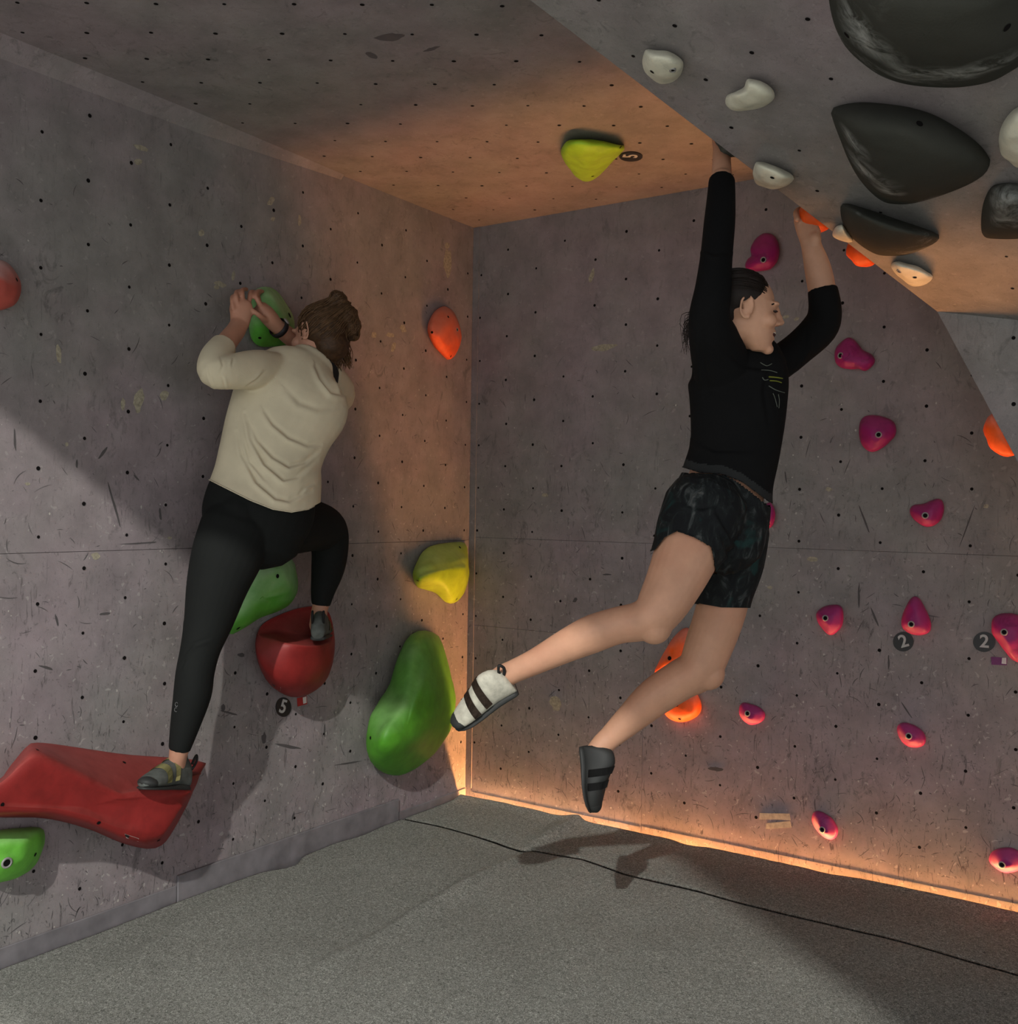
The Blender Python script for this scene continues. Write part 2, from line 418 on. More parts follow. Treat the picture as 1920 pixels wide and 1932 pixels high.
# amber light strip sunk behind the mat, at the foot of the back wall
t = NT('amber_led'); t.b.inputs['Emission Color'].default_value = (1.0, .405, .125, 1); t.b.inputs['Emission Strength'].default_value = 620; M_LED = t.fin((.9, .6, .3))
led = empty('light_strip', (2.0, -.02, -.1))
tag(led, 'glowing amber light strip sunk in the gap between mat and back wall', 'light strip')
ch = obj('channel', box_mesh('channel', (.0, -.030, -.115), (4.6, -.004, -.105)), M_RIM); own(led, ch)
for i in range(10):
    x0, x1 = .006 + .46 * i, .46 * (i + 1) - .006
    if x1 > 4.6: x1 = 4.6
    s_ = obj('led_segment', box_mesh('led_segment', (x0, -.016, -.1048), (x1, -.005, -.099)), M_LED); own(led, s_)

# ------------------------------------------------------------------ holds
def catmull(pts, n, closed=True):
    k = len(pts); out = []
    # chord-length resampled closed Catmull-Rom
    dense = []
    for i in range(k):
        p0, p1, p2, p3 = pts[i - 1], pts[i], pts[(i + 1) % k], pts[(i + 2) % k]
        for s in range(8):
            t = s / 8; t2, t3 = t * t, t * t * t
            dense.append(tuple(.5 * ((2 * p1[c]) + (-p0[c] + p2[c]) * t + (2 * p0[c] - 5 * p1[c] + 4 * p2[c] - p3[c]) * t2 + (-p0[c] + 3 * p1[c] - 3 * p2[c] + p3[c]) * t3) for c in range(len(p1))))
    d = [0]
    for i in range(len(dense)):
        a, b = dense[i], dense[(i + 1) % len(dense)]; d.append(d[-1] + math.hypot(a[0] - b[0], a[1] - b[1]))
    j = 0
    for i in range(n):
        s = d[-1] * i / n
        while d[j + 1] < s: j += 1
        a, b = dense[j], dense[(j + 1) % len(dense)]; t = (s - d[j]) / max(1e-9, d[j + 1] - d[j])
        out.append(tuple(a[c] + (b[c] - a[c]) * t for c in range(len(a))))
    return out
def by_angle(pts, c, n):
    """resample a star-shaped outline at n even angles around c"""
    dn = catmull(pts, 240); ang = sorted((math.atan2(q[1] - c[1], q[0] - c[0]) % (2 * math.pi), *q) for q in dn)
    out = []; m = len(ang)
    for i in range(n):
        a = 2 * math.pi * i / n; j = 0
        while j < m and ang[j][0] < a: j += 1
        A, B = ang[j - 1], ang[j % m]; da = (B[0] - A[0]) % (2 * math.pi); t = ((a - A[0]) % (2 * math.pi)) / max(da, 1e-6)
        t = min(1, max(0, t)); out.append(tuple(A[c_] + (B[c_] - A[c_]) * t for c_ in range(1, len(A))))
    return out
def loft_hold(name, plane, rings, centre, n=56, sub=4, parent=None, mat=None, lump=.0, seed=0):
    """rings: [(outline_px, height)], last entry is the cap point (px, py, height); smooth between rings"""
    R_ = [([plane.hit(q[0], q[1], q[2] if len(q) > 2 else h) for q in by_angle(o, centre, n)]) for o, h in rings[:-1]]
    cx, cy, hc = rings[-1]; R_.append([plane.hit(cx, cy, hc)] * n)
    vs_, fs = [], []
    m = len(R_); prof = []
    for s in range((m - 1) * sub + 1):
        i = min(s // sub, m - 2); t = s / sub - i
        row = []
        for k in range(n):
            p0, p1, p2, p3 = R_[max(i - 1, 0)][k], R_[i][k], R_[i + 1][k], R_[min(i + 2, m - 1)][k]
            if i + 2 > m - 1: p3 = R_[m - 2][(k + n // 2) % n] if m > 1 else p2
            t2, t3 = t * t, t * t * t
            row.append(.5 * ((2 * p1) + (-p0 + p2) * t + (2 * p0 - 5 * p1 + 4 * p2 - p3) * t2 + (-p0 + 3 * p1 - 3 * p2 + p3) * t3))
        prof.append(row)
    for row in prof[:-1]: vs_ += row
    vs_.append(prof[-1][0]); last = len(vs_) - 1; rows = len(prof) - 1
    for j in range(rows - 1):
        for k in range(n): fs.append((j * n + k, j * n + (k + 1) % n, (j + 1) * n + (k + 1) % n, (j + 1) * n + k))
    for k in range(n): fs.append(((rows - 1) * n + k, (rows - 1) * n + (k + 1) % n, last))
    fs.append(tuple(range(n - 1, -1, -1)))
    if lump:
        for i in range(n, len(vs_)):
            p = V(vs_[i]); vs_[i] = p + plane.n * lump * noise.noise(p * 22 + V((seed, 0, 0))) + V((noise.noise(p * 25 + V((3, seed, 0))), noise.noise(p * 25 + V((9, 1, seed))), noise.noise(p * 25 + V((1, seed, 7))))) * lump * .35
    me = pymesh(name, vs_, fs); bm = bmesh.new(); bm.from_mesh(me); bpy.data.meshes.remove(me); me = bm_mesh(name, bm)
    o = obj(name, me, mat, parent, True)
    return o
def scale_to(o, c, s, k=None): return [(c[0] + (x - c[0]) * s, c[1] + (y - c[1]) * s) for x, y in o]
def centroid(o): return (sum(p[0] for p in o) / len(o), sum(p[1] for p in o) / len(o))
def disc_on(parent, o, plane, x, y, r, mat, name, inner=None):
    """a little fitting let into the surface seen at pixel x, y"""
    dg = BVHTree.FromPolygons([v.co for v in o.data.vertices], [p.vertices for p in o.data.polygons])
    d = ray(x, y).normalized(); loc, nor, idx, dist = dg.ray_cast(CAM, d)
    if loc is None: loc, nor = plane.hit(x, y, .02), plane.n
    if nor.dot(d) > 0: nor = -nor
    nor = (nor + plane.n).normalized()
    a = nor.orthogonal().normalized(); b = nor.cross(a); N = 14
    vs_ = []
    for rr, hh in ((r, -.002), (r, .0022), (r * .72, .0026), (r * .6, -.0015)):
        vs_ += [loc + nor * hh + (a * math.cos(2 * math.pi * i / N) + b * math.sin(2 * math.pi * i / N)) * rr for i in range(N)]
    fs = [(j * N + i, j * N + (i + 1) % N, (j + 1) * N + (i + 1) % N, (j + 1) * N + i) for j in range(3) for i in range(N)]
    ring = obj(name, pymesh(name, vs_, fs), mat, parent, True)
    fv = [loc + nor * .0008 + (a * math.cos(2 * math.pi * i / N) + b * math.sin(2 * math.pi * i / N)) * r * .62 for i in range(N)]
    obj('socket', pymesh('socket', fv, [tuple(range(N))]), inner or M_HOLE, ring)
def hole_on(o, plane, x, y, r):
    dg = BVHTree.FromPolygons([v.co for v in o.data.vertices], [p.vertices for p in o.data.polygons])
    d = ray(x, y).normalized(); loc, nor, idx, dist = dg.ray_cast(CAM, d)
    if loc is None: return
    if nor.dot(d) > 0: nor = -nor
    a = nor.orthogonal().normalized(); b = nor.cross(a); N = 12
    fv = [loc + nor * .0015 + (a * math.cos(2 * math.pi * i / N) + b * math.sin(2 * math.pi * i / N)) * r for i in range(N)]
    obj('screw_hole', pymesh('screw_hole', fv, [tuple(range(N))]), M_HOLE, o)
def hold(name, plane, o, hgt, mat, label, cat='climbing hold', group=None, apex=None, bolt=None, holes=(), lump=.004, br=.011, flat=.62, seed=1, hole_r=.006):
    c = centroid(o); ap = apex or c
    mid = lambda s: [(ap[0] + (x - ap[0]) * s, ap[1] + (y - ap[1]) * s) for x, y in o]
    rings = [(scale_to(o, c, .95), -.004), (scale_to(o, c, 1.0), hgt * .22), (mid(.86), hgt * .62), (mid(flat), hgt * .90), (mid(.3), hgt * .99), (ap[0], ap[1], hgt)]
    ob = loft_hold(name, plane, rings, c, mat=mat, lump=lump, seed=seed)
    tag(ob, label, cat, group)
    if bolt: disc_on(ob, ob, plane, bolt[0], bolt[1], br, M_RIM, 'bolt')
    for hx, hy in holes: hole_on(ob, plane, hx, hy, hole_r)
    return ob
Z3 = lambda L: [(1180 + x / 3.716, 240 + y / 3.716) for x, y in L]
Z6 = lambda L: [(1180 + x / 2.5946, y / 2.5946) for x, y in L]
Z7 = lambda L: [(1380 + x / 2.841, 420 + y / 2.841) for x, y in L]
Z8 = lambda L: [(1380 + x / 3.0185, 1080 + y / 3.0185) for x, y in L]
Z4 = lambda L: [(760 + x / 3.22, 900 + y / 3.22) for x, y in L]

# left wall
hold('ring_hold', LEFT, [(0, 490), (20, 500), (36, 525), (40, 550), (30, 572), (10, 583), (-12, 585), (-36, 574), (-50, 545), (-44, 515), (-24, 495)], .085, M_SALMON,
     'salmon pink rounded hold cut by the left edge of the photo', apex=(-4, 540), holes=[(31, 528)], flat=.5)
gh = [(480, 550), (492, 542), (508, 542), (524, 552), (540, 574), (552, 596), (556, 615), (552, 640), (540, 650), (510, 653), (488, 652), (474, 636), (470, 612), (472, 585), (474, 565)]
rings = [(scale_to(gh, (514, 600), .97), -.004), (gh, .03), ([(490, 552), (505, 547), (520, 560), (536, 585), (546, 603), (546, 622), (530, 634), (508, 634), (490, 628), (481, 610), (481, 585), (483, 565)], .085),
         ([(497, 562), (508, 558), (520, 572), (532, 592), (538, 606), (530, 614), (515, 612), (503, 600), (497, 585)], .115), (517, 588, .12)]
o = loft_hold('sloper_hold', LEFT, rings, (514, 600), mat=M_GREENCH, lump=.003)
tag(o, 'chalky green sloper hold gripped by the climber in the cream top', 'climbing hold'); hole_on(o, LEFT, 546, 595, .011); hole_on(o, LEFT, 490, 637, .006)
hold('almond_hold', LEFT, [(838, 578), (852, 585), (864, 605), (870, 630), (866, 655), (856, 672), (846, 679), (834, 670), (818, 652), (808, 630), (808, 610), (816, 592), (826, 582)], .075, M_ALMOND,
     'chalk faded orange almond shaped hold on the left wall near the corner', apex=(842, 640), holes=[(815, 627), (845, 598), (850, 672)], bolt=(862, 622), br=.009, flat=.5)
y4 = Z4([(60, 600), (75, 540), (120, 460), (180, 420), (260, 405), (350, 398), (385, 420), (395, 500), (402, 590), (380, 680), (340, 745), (295, 768), (250, 750), (200, 705), (140, 685), (85, 665)])
rings = [(scale_to(y4, (835, 1078), .95), -.004), (y4, .028), (Z4([(85, 612), (120, 545), (200, 505), (300, 485), (370, 490), (388, 540), (380, 620), (330, 690), (285, 712), (230, 670), (170, 650), (110, 645)]), .095),
         (Z4([(110, 612), (180, 575), (280, 550), (350, 545), (365, 565), (330, 610), (270, 630), (190, 625)]), .13), (835, 1080, .135)]
o = loft_hold('sloper_hold', LEFT, rings, (835, 1078), mat=M_LIME, lump=.003)
tag(o, 'yellow green lobed hold on the left wall right against the corner', 'climbing hold')
for q in ((788, 1095), (867, 1033), (861, 1130)): hole_on(o, LEFT, *q, .007)
big = [(800, 1190), (780, 1195), (762, 1215), (748, 1250), (736, 1290), (718, 1320), (700, 1350), (692, 1385), (692, 1415), (702, 1440), (722, 1457), (750, 1463), (780, 1452), (810, 1430), (832, 1405), (850, 1375), (857, 1345), (858, 1310), (850, 1275), (842, 1240), (830, 1205), (815, 1193)]
rings = [(scale_to(big, (775, 1345), .96), -.004), (big, .05), ([(798, 1215), (775, 1235), (760, 1275), (745, 1320), (720, 1355), (708, 1385), (706, 1415), (718, 1435), (745, 1443), (775, 1432), (805, 1408), (828, 1378), (838, 1340), (836, 1300), (828, 1260), (815, 1225)], .13),
         ([(795, 1290), (775, 1320), (750, 1350), (730, 1375), (725, 1400), (738, 1415), (765, 1410), (790, 1392), (808, 1365), (815, 1335), (810, 1305)], .205), (765, 1378, .225)]
o = loft_hold('macro_hold', LEFT, rings, (775, 1345), n=72, mat=M_GREEN, lump=.003)
tag(o, 'large smooth green pear shaped hold low on the left wall beside the corner', 'climbing hold'); hole_on(o, LEFT, 699, 1392, .007)
g6 = [(470, 1062), (500, 1050), (540, 1048), (556, 1065), (562, 1098), (560, 1120), (545, 1142), (518, 1156), (490, 1166), (462, 1184), (440, 1196), (424, 1192), (424, 1165), (440, 1110)]
o = hold('macro_hold', LEFT, g6, .13, M_GREENCH, 'green hold half hidden behind the standing leg of the climber in leggings', apex=(520, 1095), holes=[(523, 1087), (449, 1185)], flat=.55, hole_r=.008)
# red bowl: skirt, rim, dish
bo = [(520, 1164), (560, 1149), (600, 1145), (622, 1160), (631, 1200), (629, 1245), (612, 1288), (575, 1313), (540, 1312), (506, 1288), (485, 1245), (482, 1205), (494, 1180)]
top = lambda h_: [(494, 1180, h_), (520, 1164, h_), (560, 1149, h_), (600, 1145, h_), (622, 1160, h_)]
rings = [(bo, -.004), (top(.002) + [(630, 1200, .02), (627, 1246, .06), (609, 1286, .08), (573, 1310, .085), (541, 1309, .08), (508, 1285, .07), (487, 1244, .06), (484, 1207, .02)], 0),
         (top(.006) + [(629, 1203, .05), (623, 1244, .13), (600, 1272, .16), (570, 1285, .165), (540, 1282, .155), (512, 1264, .13), (491, 1236, .09), (485, 1209, .04)], 0),
         (top(.010) + [(628, 1204, .07), (620, 1215, .14), (600, 1221, .185), (575, 1223, .20), (548, 1220, .185), (522, 1212, .14), (500, 1204, .08), (488, 1200, .04)], 0),
         ([(503, 1184, .012), (525, 1171, .012), (561, 1157, .012), (598, 1153, .012), (616, 1165, .012), (624, 1200, .06), (615, 1209, .12), (598, 1215, .165), (575, 1217, .178), (548, 1214, .165), (524, 1206, .12), (505, 1199, .07), (496, 1196, .03)], 0),
         ([(520, 1192, .03), (535, 1182, .03), (563, 1172, .03), (592, 1170, .03), (606, 1180, .04), (610, 1198, .08), (596, 1207, .12), (573, 1210, .13), (548, 1207, .12), (528, 1201, .08)], 0), (567, 1196, .075)]
o = loft_hold('bowl_hold', LEFT, rings, (562, 1190), n=64, sub=5, mat=M_RED, lump=.0015)
tag(o, 'red bowl shaped hold under the raised foot of the climber in leggings', 'climbing hold'); BOWL = o
bowl_plane = LEFT
# large red ledge
ro = [(-60, 1505), (0, 1470), (20, 1445), (50, 1410), (68, 1402), (120, 1408), (230, 1425), (330, 1433), (372, 1438), (381, 1448), (352, 1520), (318, 1580), (300, 1597), (275, 1601), (230, 1590), (170, 1565), (110, 1548), (60, 1542), (0, 1543), (-60, 1550), (-95, 1530)]
rim = [(-50, 1510), (10, 1468), (35, 1440), (62, 1416), (78, 1418), (120, 1436), (180, 1462), (240, 1486), (300, 1497), (345, 1484), (374, 1456), (372, 1470), (345, 1520), (310, 1576), (292, 1590), (270, 1592), (230, 1582), (170, 1556), (110, 1540), (60, 1534), (0, 1535), (-50, 1540), (-80, 1526)]
rim2 = [(-40, 1512), (15, 1475), (45, 1450), (75, 1436), (120, 1452), (180, 1478), (240, 1502), (300, 1512), (335, 1502), (350, 1492), (340, 1516), (305, 1565), (285, 1575), (230, 1568), (170, 1544), (110, 1529), (60, 1524), (0, 1525), (-50, 1530)]
rings = [(ro, -.004), (ro, .012), (rim, .17), (rim2, .20), (scale_to(rim2, (165, 1522), .62), .196), (scale_to(rim2, (165, 1522), .3), .19), (165, 1522, .188)]
o = loft_hold('ledge_hold', LEFT, rings, (165, 1521), n=90, mat=M_RED, lump=.0015)
tag(o, 'large red angular ledge hold under the standing foot near the left edge', 'climbing hold'); LEDGE = o
for q in ((70, 1415), (234, 1439), (186, 1552), (299, 1585), (4, 1518)): hole_on(o, LEFT, *q, .006)
hold('pocket_hold', LEFT, [(-45, 1585), (0, 1566), (40, 1562), (78, 1562), (84, 1580), (80, 1605), (68, 1630), (45, 1650), (15, 1662), (-20, 1665), (-50, 1640)], .11, hold_mat('bright_green_resin', (.14, .46, .05), .35, .5, .2, (.35, .55, .28)),
     'bright green hold at the left edge below the red ledge hold', apex=(20, 1610), bolt=(13, 1628), br=.016, holes=[(66, 1612)], flat=.55)

# ceiling
hold('roof_hold', CEIL, [(1058, 285), (1068, 268), (1090, 262), (1130, 265), (1165, 272), (1181, 277), (1170, 290), (1150, 310), (1130, 332), (1110, 342), (1092, 338), (1075, 320), (1062, 300)], .07, hold_mat('lime_green_resin', (.32, .58, .03), .0, .5, .12),
     'lime green hold hanging from the orange lit ceiling', apex=(1112, 300), holes=[(1118, 332), (1170, 277)], flat=.5)

# back wall, magenta route
PK = 'magenta holds on the back wall'
pinks = [
 (Z3([(875, 850), (905, 790), (950, 750), (1000, 743), (1045, 765), (1070, 820), (1078, 880), (1060, 945), (1020, 990), (975, 1005), (910, 1010), (855, 1000), (836, 970), (850, 930), (880, 905)]), Z3([(965, 930)])[0], .075, 'magenta two lobed hold just above the hanging climber\'s head'),
 (Z7([(550, 715), (560, 670), (590, 635), (625, 615), (660, 630), (700, 680), (745, 705), (768, 735), (755, 770), (715, 797), (680, 785), (640, 785), (590, 780), (560, 755)]), Z7([(583, 712)])[0], .065, 'magenta lopsided hold right of the hanging climber\'s bent elbow'),
 (Z7([(680, 1110), (690, 1065), (720, 1037), (770, 1032), (830, 1045), (870, 1070), (882, 1110), (870, 1150), (830, 1190), (780, 1222), (740, 1228), (705, 1200), (685, 1160)]), Z7([(787, 1137)])[0], .07, 'largest round magenta hold, to the right of the black shirt'),
 (Z7([(955, 1540), (975, 1515), (1030, 1505), (1080, 1485), (1115, 1480), (1135, 1505), (1135, 1550), (1115, 1600), (1080, 1625), (1030, 1628), (985, 1600), (960, 1570)]), Z7([(1037, 1570)])[0], .06, 'magenta bean shaped hold right of the patterned shorts, with a dipped top'),
 (Z7([(205, 1500), (228, 1530), (232, 1580), (222, 1620), (200, 1638), (178, 1620), (165, 1570), (175, 1520)]), None, .05, 'magenta hold peeking out behind the hip of the hanging climber'),
 (Z8([(483, 260), (485, 225), (520, 198), (570, 185), (610, 185), (632, 210), (637, 260), (625, 310), (595, 345), (565, 357), (535, 340), (500, 300)]), Z8([(533, 260)])[0], .06, 'magenta shield shaped hold left of the two number two badges'),
 (Z8([(975, 235), (1000, 180), (1025, 145), (1050, 137), (1075, 155), (1100, 200), (1125, 255), (1135, 310), (1120, 345), (1075, 358), (1020, 350), (975, 320), (965, 285)]), Z8([(1022, 295)])[0], .06, 'magenta teardrop hold touching the left number two badge'),
 (Z8([(1478, 300), (1490, 260), (1530, 237), (1590, 232), (1640, 245), (1700, 300), (1710, 400), (1690, 480), (1640, 512), (1600, 500), (1560, 455), (1520, 400), (1485, 350)]), Z8([(1551, 340)])[0], .075, 'magenta hold cut by the right edge beside the purple tag'),
 (Z8([(42, 790), (48, 755), (75, 741), (120, 752), (165, 775), (188, 805), (180, 840), (150, 862), (110, 868), (75, 850), (50, 820)]), Z8([(90, 803)])[0], .045, 'smallest magenta foothold, right of the orange hold below the climber\'s knees'),
 (Z8([(940, 900), (950, 865), (985, 855), (1040, 870), (1090, 905), (1107, 945), (1095, 980), (1050, 998), (1000, 990), (960, 955)]), Z8([(1008, 932)])[0], .048, 'small magenta foothold below the left number two badge'),
 (Z8([(457, 1400), (465, 1370), (490, 1358), (530, 1370), (575, 1405), (603, 1450), (605, 1485), (590, 1512), (560, 1522), (520, 1505), (480, 1465), (462, 1430)]), Z8([(515, 1465)])[0], .048, 'small tilted magenta foothold right of the two cream tape strips'),
 (Z8([(1465, 1640), (1475, 1600), (1510, 1575), (1560, 1567), (1610, 1575), (1660, 1610), (1670, 1660), (1640, 1695), (1580, 1712), (1530, 1700), (1485, 1670)]), Z8([(1538, 1665)])[0], .05, 'lowest magenta foothold, at the right edge just above the glowing floor gap')]
for i, (ol, b, hg, lab) in enumerate(pinks):
    c = centroid(ol)
    hold('foothold' if 'foothold' in lab else 'jug_hold', BACK, ol, hg, M_PINK, lab, group=PK, bolt=b, lump=.005, seed=i * 3.3, apex=((c[0] + (b[0] if b else c[0])) / 2, (c[1] + (b[1] if b else c[1])) / 2 + 4), flat=.5, br=.012)
hold('jug_hold', BACK, [(1290, 1185), (1268, 1205), (1250, 1235), (1236, 1262), (1234, 1272), (1250, 1270), (1275, 1262), (1300, 1250), (1310, 1215), (1305, 1190)], .08, M_ORANGE,
     'orange hold showing between the two legs of the hanging climber', group='orange holds behind the legs', holes=[(1263, 1242)], hole_r=.009)
hold('jug_hold', BACK, [(1248, 1332), (1258, 1315), (1280, 1306), (1305, 1302), (1318, 1314), (1323, 1334), (1316, 1350), (1298, 1360), (1280, 1362), (1260, 1354)], .07, M_ORANGE,
     'round orange hold below the hanging climber\'s lower knee', group='orange holds behind the legs', holes=[(1277, 1330), (1282, 1356)], hole_r=.007)

# overhang: bone white holds, dark volumes
WG = 'white holds on the overhang'
whites = [
 ([(82, 300), (90, 260), (105, 243), (150, 243), (210, 258), (260, 285), (282, 315), (270, 365), (240, 395), (185, 412), (145, 400), (105, 365), (88, 335)], .05, 'white hold furthest left on the overhang, with a plugged bolt', [(130, 350)], (230, 343)),
 ([(487, 490), (500, 465), (545, 445), (580, 425), (592, 392), (610, 383), (660, 395), (710, 425), (732, 462), (722, 490), (690, 515), (640, 530), (570, 546), (520, 540), (492, 515)], .05, 'white kidney shaped hold with a notch, second from the left on the overhang', [], None),
 ([(622, 850), (632, 805), (650, 793), (700, 802), (770, 830), (825, 870), (800, 900), (760, 920), (710, 928), (665, 912), (635, 890)], .05, 'white scuffed hold right of the hanging climber\'s straight wrist', [(718, 868)], None),
 ([(1825, 680), (1840, 620), (1870, 570), (1910, 530), (1960, 520), (2020, 600), (2030, 720), (1980, 810), (1920, 820), (1870, 790), (1835, 740)], .06, 'white hold cut by the right edge beside the almond shaped volume', [], None),
 ([(1012, 1150), (1025, 1115), (1060, 1098), (1084, 1128), (1102, 1156), (1112, 1180), (1090, 1188), (1060, 1182), (1030, 1168)], .030, 'small white hold tucked behind the half moon volume near the gripping hand', [], None),
 ([(1300, 1310), (1310, 1282), (1345, 1280), (1400, 1295), (1460, 1320), (1503, 1350), (1480, 1385), (1430, 1403), (1385, 1395), (1340, 1360)], .045, 'white hold below the half moon volume, warmly lit from below', [(1415, 1357)], (1338, 1327))]
for i, (ol, hg, lab, hs, b) in enumerate(whites):
    hold('crimp_hold', ROOF, Z6(ol), hg, M_WHITE, lab, group=WG, holes=Z6(hs), bolt=Z6([b])[0] if b else None, lump=.004, seed=i * 2.1, hole_r=.006, br=.008, flat=.6)
M_VOL = volume_mat()
VG = 'dark volumes on the overhang'
vols = [
 ([(1000, -60), (998, 0), (1010, 70), (1035, 150), (1080, 230), (1150, 300), (1250, 370), (1370, 410), (1500, 425), (1640, 425), (1780, 400), (1880, 350), (1960, 290), (2000, 180), (2000, 0), (1950, -110), (1500, -160), (1100, -130)], .13, (1520, 140), 'huge dark chalk smeared dome volume cut by the top edge', [(1865, 133), (1083, 170)]),
 ([(1008, 540), (1060, 515), (1150, 503), (1270, 510), (1400, 530), (1520, 570), (1640, 640), (1730, 710), (1775, 770), (1780, 800), (1755, 850), (1690, 895), (1600, 935), (1500, 970), (1400, 995), (1320, 998), (1260, 985), (1200, 940), (1140, 870), (1090, 780), (1050, 680), (1020, 600)], .12, (1300, 760), 'dark almond shaped volume in the middle of the overhang', [(1437, 607)]),
 ([(1052, 1020), (1065, 998), (1090, 998), (1200, 1030), (1330, 1075), (1450, 1115), (1515, 1140), (1535, 1160), (1510, 1190), (1450, 1220), (1380, 1245), (1310, 1252), (1230, 1245), (1150, 1200), (1090, 1140), (1060, 1080)], .09, (1270, 1130), 'dark half moon volume lowest on the overhang', []),
 ([(1740, 1090), (1750, 1000), (1780, 930), (1820, 903), (1920, 900), (2000, 950), (2010, 1080), (1960, 1160), (1800, 1168), (1750, 1150)], .07, (1870, 1030), 'dark chalky rounded volume cut by the right edge', [])]
for i, (ol, hg, ap, lab, hs) in enumerate(vols):
    ol = Z6(ol); ap = Z6([ap])[0]; c = centroid(ol)
    mid = lambda s: [(ap[0] + (x - ap[0]) * s, ap[1] + (y - ap[1]) * s) for x, y in ol]
    rings = [(ol, -.01), (mid(.99), .012), (mid(.8), hg * .55), (mid(.5), hg * .88), (mid(.2), hg * .99), (ap[0], ap[1], hg)]
    o = loft_hold('volume', ROOF, rings, c, n=90, mat=M_VOL, sub=5)
    tag(o, lab, 'volume', VG)
    for q in Z6(hs): hole_on(o, ROOF, *q, .008)

# holds on the hidden far side of the ridge, showing in profile
def ridge_point(px_, py_):
    best = None
    pts = [ET.lerp(E1, i / 200) for i in range(201)] + [E1.lerp(EB, i / 200) for i in range(201)]
    for i, p in enumerate(pts):
        q = pix(p); d = (q[0] - px_) ** 2 + (q[1] - py_) ** 2
        if best is None or d < best[0]: best = (d, p, (edir.normalized() if i < 200 else (E1 - EB).normalized()))
    return best[1], best[2]
def edge_hold(cx, cy, ln, wd, hg, mat, label, back=.0, group='orange holds along the overhang ridge', name='edge_hold', seed=0, lump=.006):
    p, e = ridge_point(cx, cy); s = (p - CSH).normalized(); nb = e.cross(s).normalized()
    if nb.dot(RT) > 0: nb = -nb
    s2 = nb.cross(e).normalized()
    if s2.dot(FW) < 0: s2 = -s2
    c = p + s2 * (wd + back) - nb * .004
    vs_, fs = [], []; N, Mr = 28, 8
    for j in range(Mr):
        a = (math.pi / 2) * j / (Mr - 1)
        for i in range(N):
            b = 2 * math.pi * i / N
            q = c + e * (ln * math.cos(b) * math.cos(a) ** .7) + s2 * (wd * math.sin(b) * math.cos(a) ** .7) + nb * (hg * math.sin(a) ** .8)
            q += nb * lump * noise.noise(q * 30 + V((seed, 0, 0))) + e * lump * .5 * noise.noise(q * 40)
            vs_.append(q)
    for j in range(Mr - 1):
        for i in range(N): fs.append((j * N + i, j * N + (i + 1) % N, (j + 1) * N + (i + 1) % N, (j + 1) * N + i))
    fs.append(tuple(range(N)))
    me = pymesh(name, vs_, fs); bm = bmesh.new(); bm.from_mesh(me); bpy.data.meshes.remove(me)
    bmesh.ops.remove_doubles(bm, verts=bm.verts[:], dist=.0004)
    return tag(obj(name, bm_mesh(name, bm), mat, None, True), label, 'climbing hold', group)
edge_hold(1547, 425, .056, .045, .056, M_ORANGE, 'orange hold gripped by the hanging climber\'s bent arm at the overhang ridge', seed=1)
edge_hold(1646, 484, .058, .045, .050, M_ORANGE, 'orange hold on the overhang ridge right of the gripped one, beside the lower white hold', seed=4)
edge_hold(1894, 812, .075, .05, .062, M_ORANGE, 'orange hold low on the slanted ridge at the right edge', seed=7)
edge_hold(1394, 315, .050, .06, .046, M_VOL, 'dark hold tucked behind the overhang ridge by the straight arm\'s wrist', group='dark hold behind the ridge', seed=9, back=.06)

# ------------------------------------------------------------------ stickers, tape and paint chips
def flat_patch(name, plane, pts, mat, t=.0015, parent=None, h0=.0006):
    q = [plane.hit(x, y, h0) for x, y in pts]
    return obj(name, poly_prism(name, q, plane.n, t), mat, parent)
def badge(plane, cx, cy, rx, ry, digit, label, rot=0, flipx=1, group='round number badges', up=None, dsize=1.2):
    pts = [(cx + rx * math.cos(a * math.pi / 16), cy + ry * math.sin(a * math.pi / 16)) for a in range(32)]
    o = flat_patch('number_badge', plane, pts, M_BLACK, .003)
    tag(o, label, 'badge', group)
    c = plane.hit(cx, cy, .0042)
    r = (plane.hit(cx + rx, cy, .0042) - c).length
    cu = bpy.data.curves.new('digit', 'FONT'); cu.body = digit; cu.size = r * 1.75 * dsize / 1.2; cu.align_x = 'CENTER'; cu.align_y = 'CENTER'; cu.extrude = .0008; cu.offset = r * .035
    to = bpy.data.objects.new('digit_curve', cu); COL.objects.link(to)
    dg = bpy.context.evaluated_depsgraph_get(); me = bpy.data.meshes.new_from_object(to.evaluated_get(dg)); bpy.data.objects.remove(to)
    z = plane.n
    yv = V(up) if up else V((0, 0, 1)); yv = (yv - z * yv.dot(z)).normalized(); xv = yv.cross(z)
    ca, sa = math.cos(rot), math.sin(rot)
    xa, ya_ = xv * ca + yv * sa, yv * ca - xv * sa
    for v in me.vertices: v.co = c + xa * v.co.x + ya_ * v.co.y + z * v.co.z
    obj('digit', me, M_DIGIT, o)
    return o
badge(LEFT, 534, 1334, 14.5, 18.5, '5', 'round black number badge below the red bowl hold', rot=-.35)
badge(BACK, 1704, 1210.5, 19.5, 18.5, '2', 'left number two badge, touching the magenta teardrop hold', rot=.35)
badge(BACK, 1856.5, 1211, 21, 19, '2', 'right number two badge, above the purple tag', rot=0)
badge(CEIL, 1190, 294.5, 22, 9, '5', 'black number badge beside the lime hold on the ceiling', up=(.2, 1, 0), rot=-2.4)
t1 = flat_patch('route_tag', LEFT, [(560, 1317), (578, 1313), (579, 1328), (561, 1333)], M_REDTAG); tag(t1, 'small red route tag below the red bowl hold', 'tag')
flat_patch('tag_print', LEFT, [(571, 1316), (577.5, 1314), (578, 1326), (572, 1328)], M_PALE, .0006, t1, .0026)
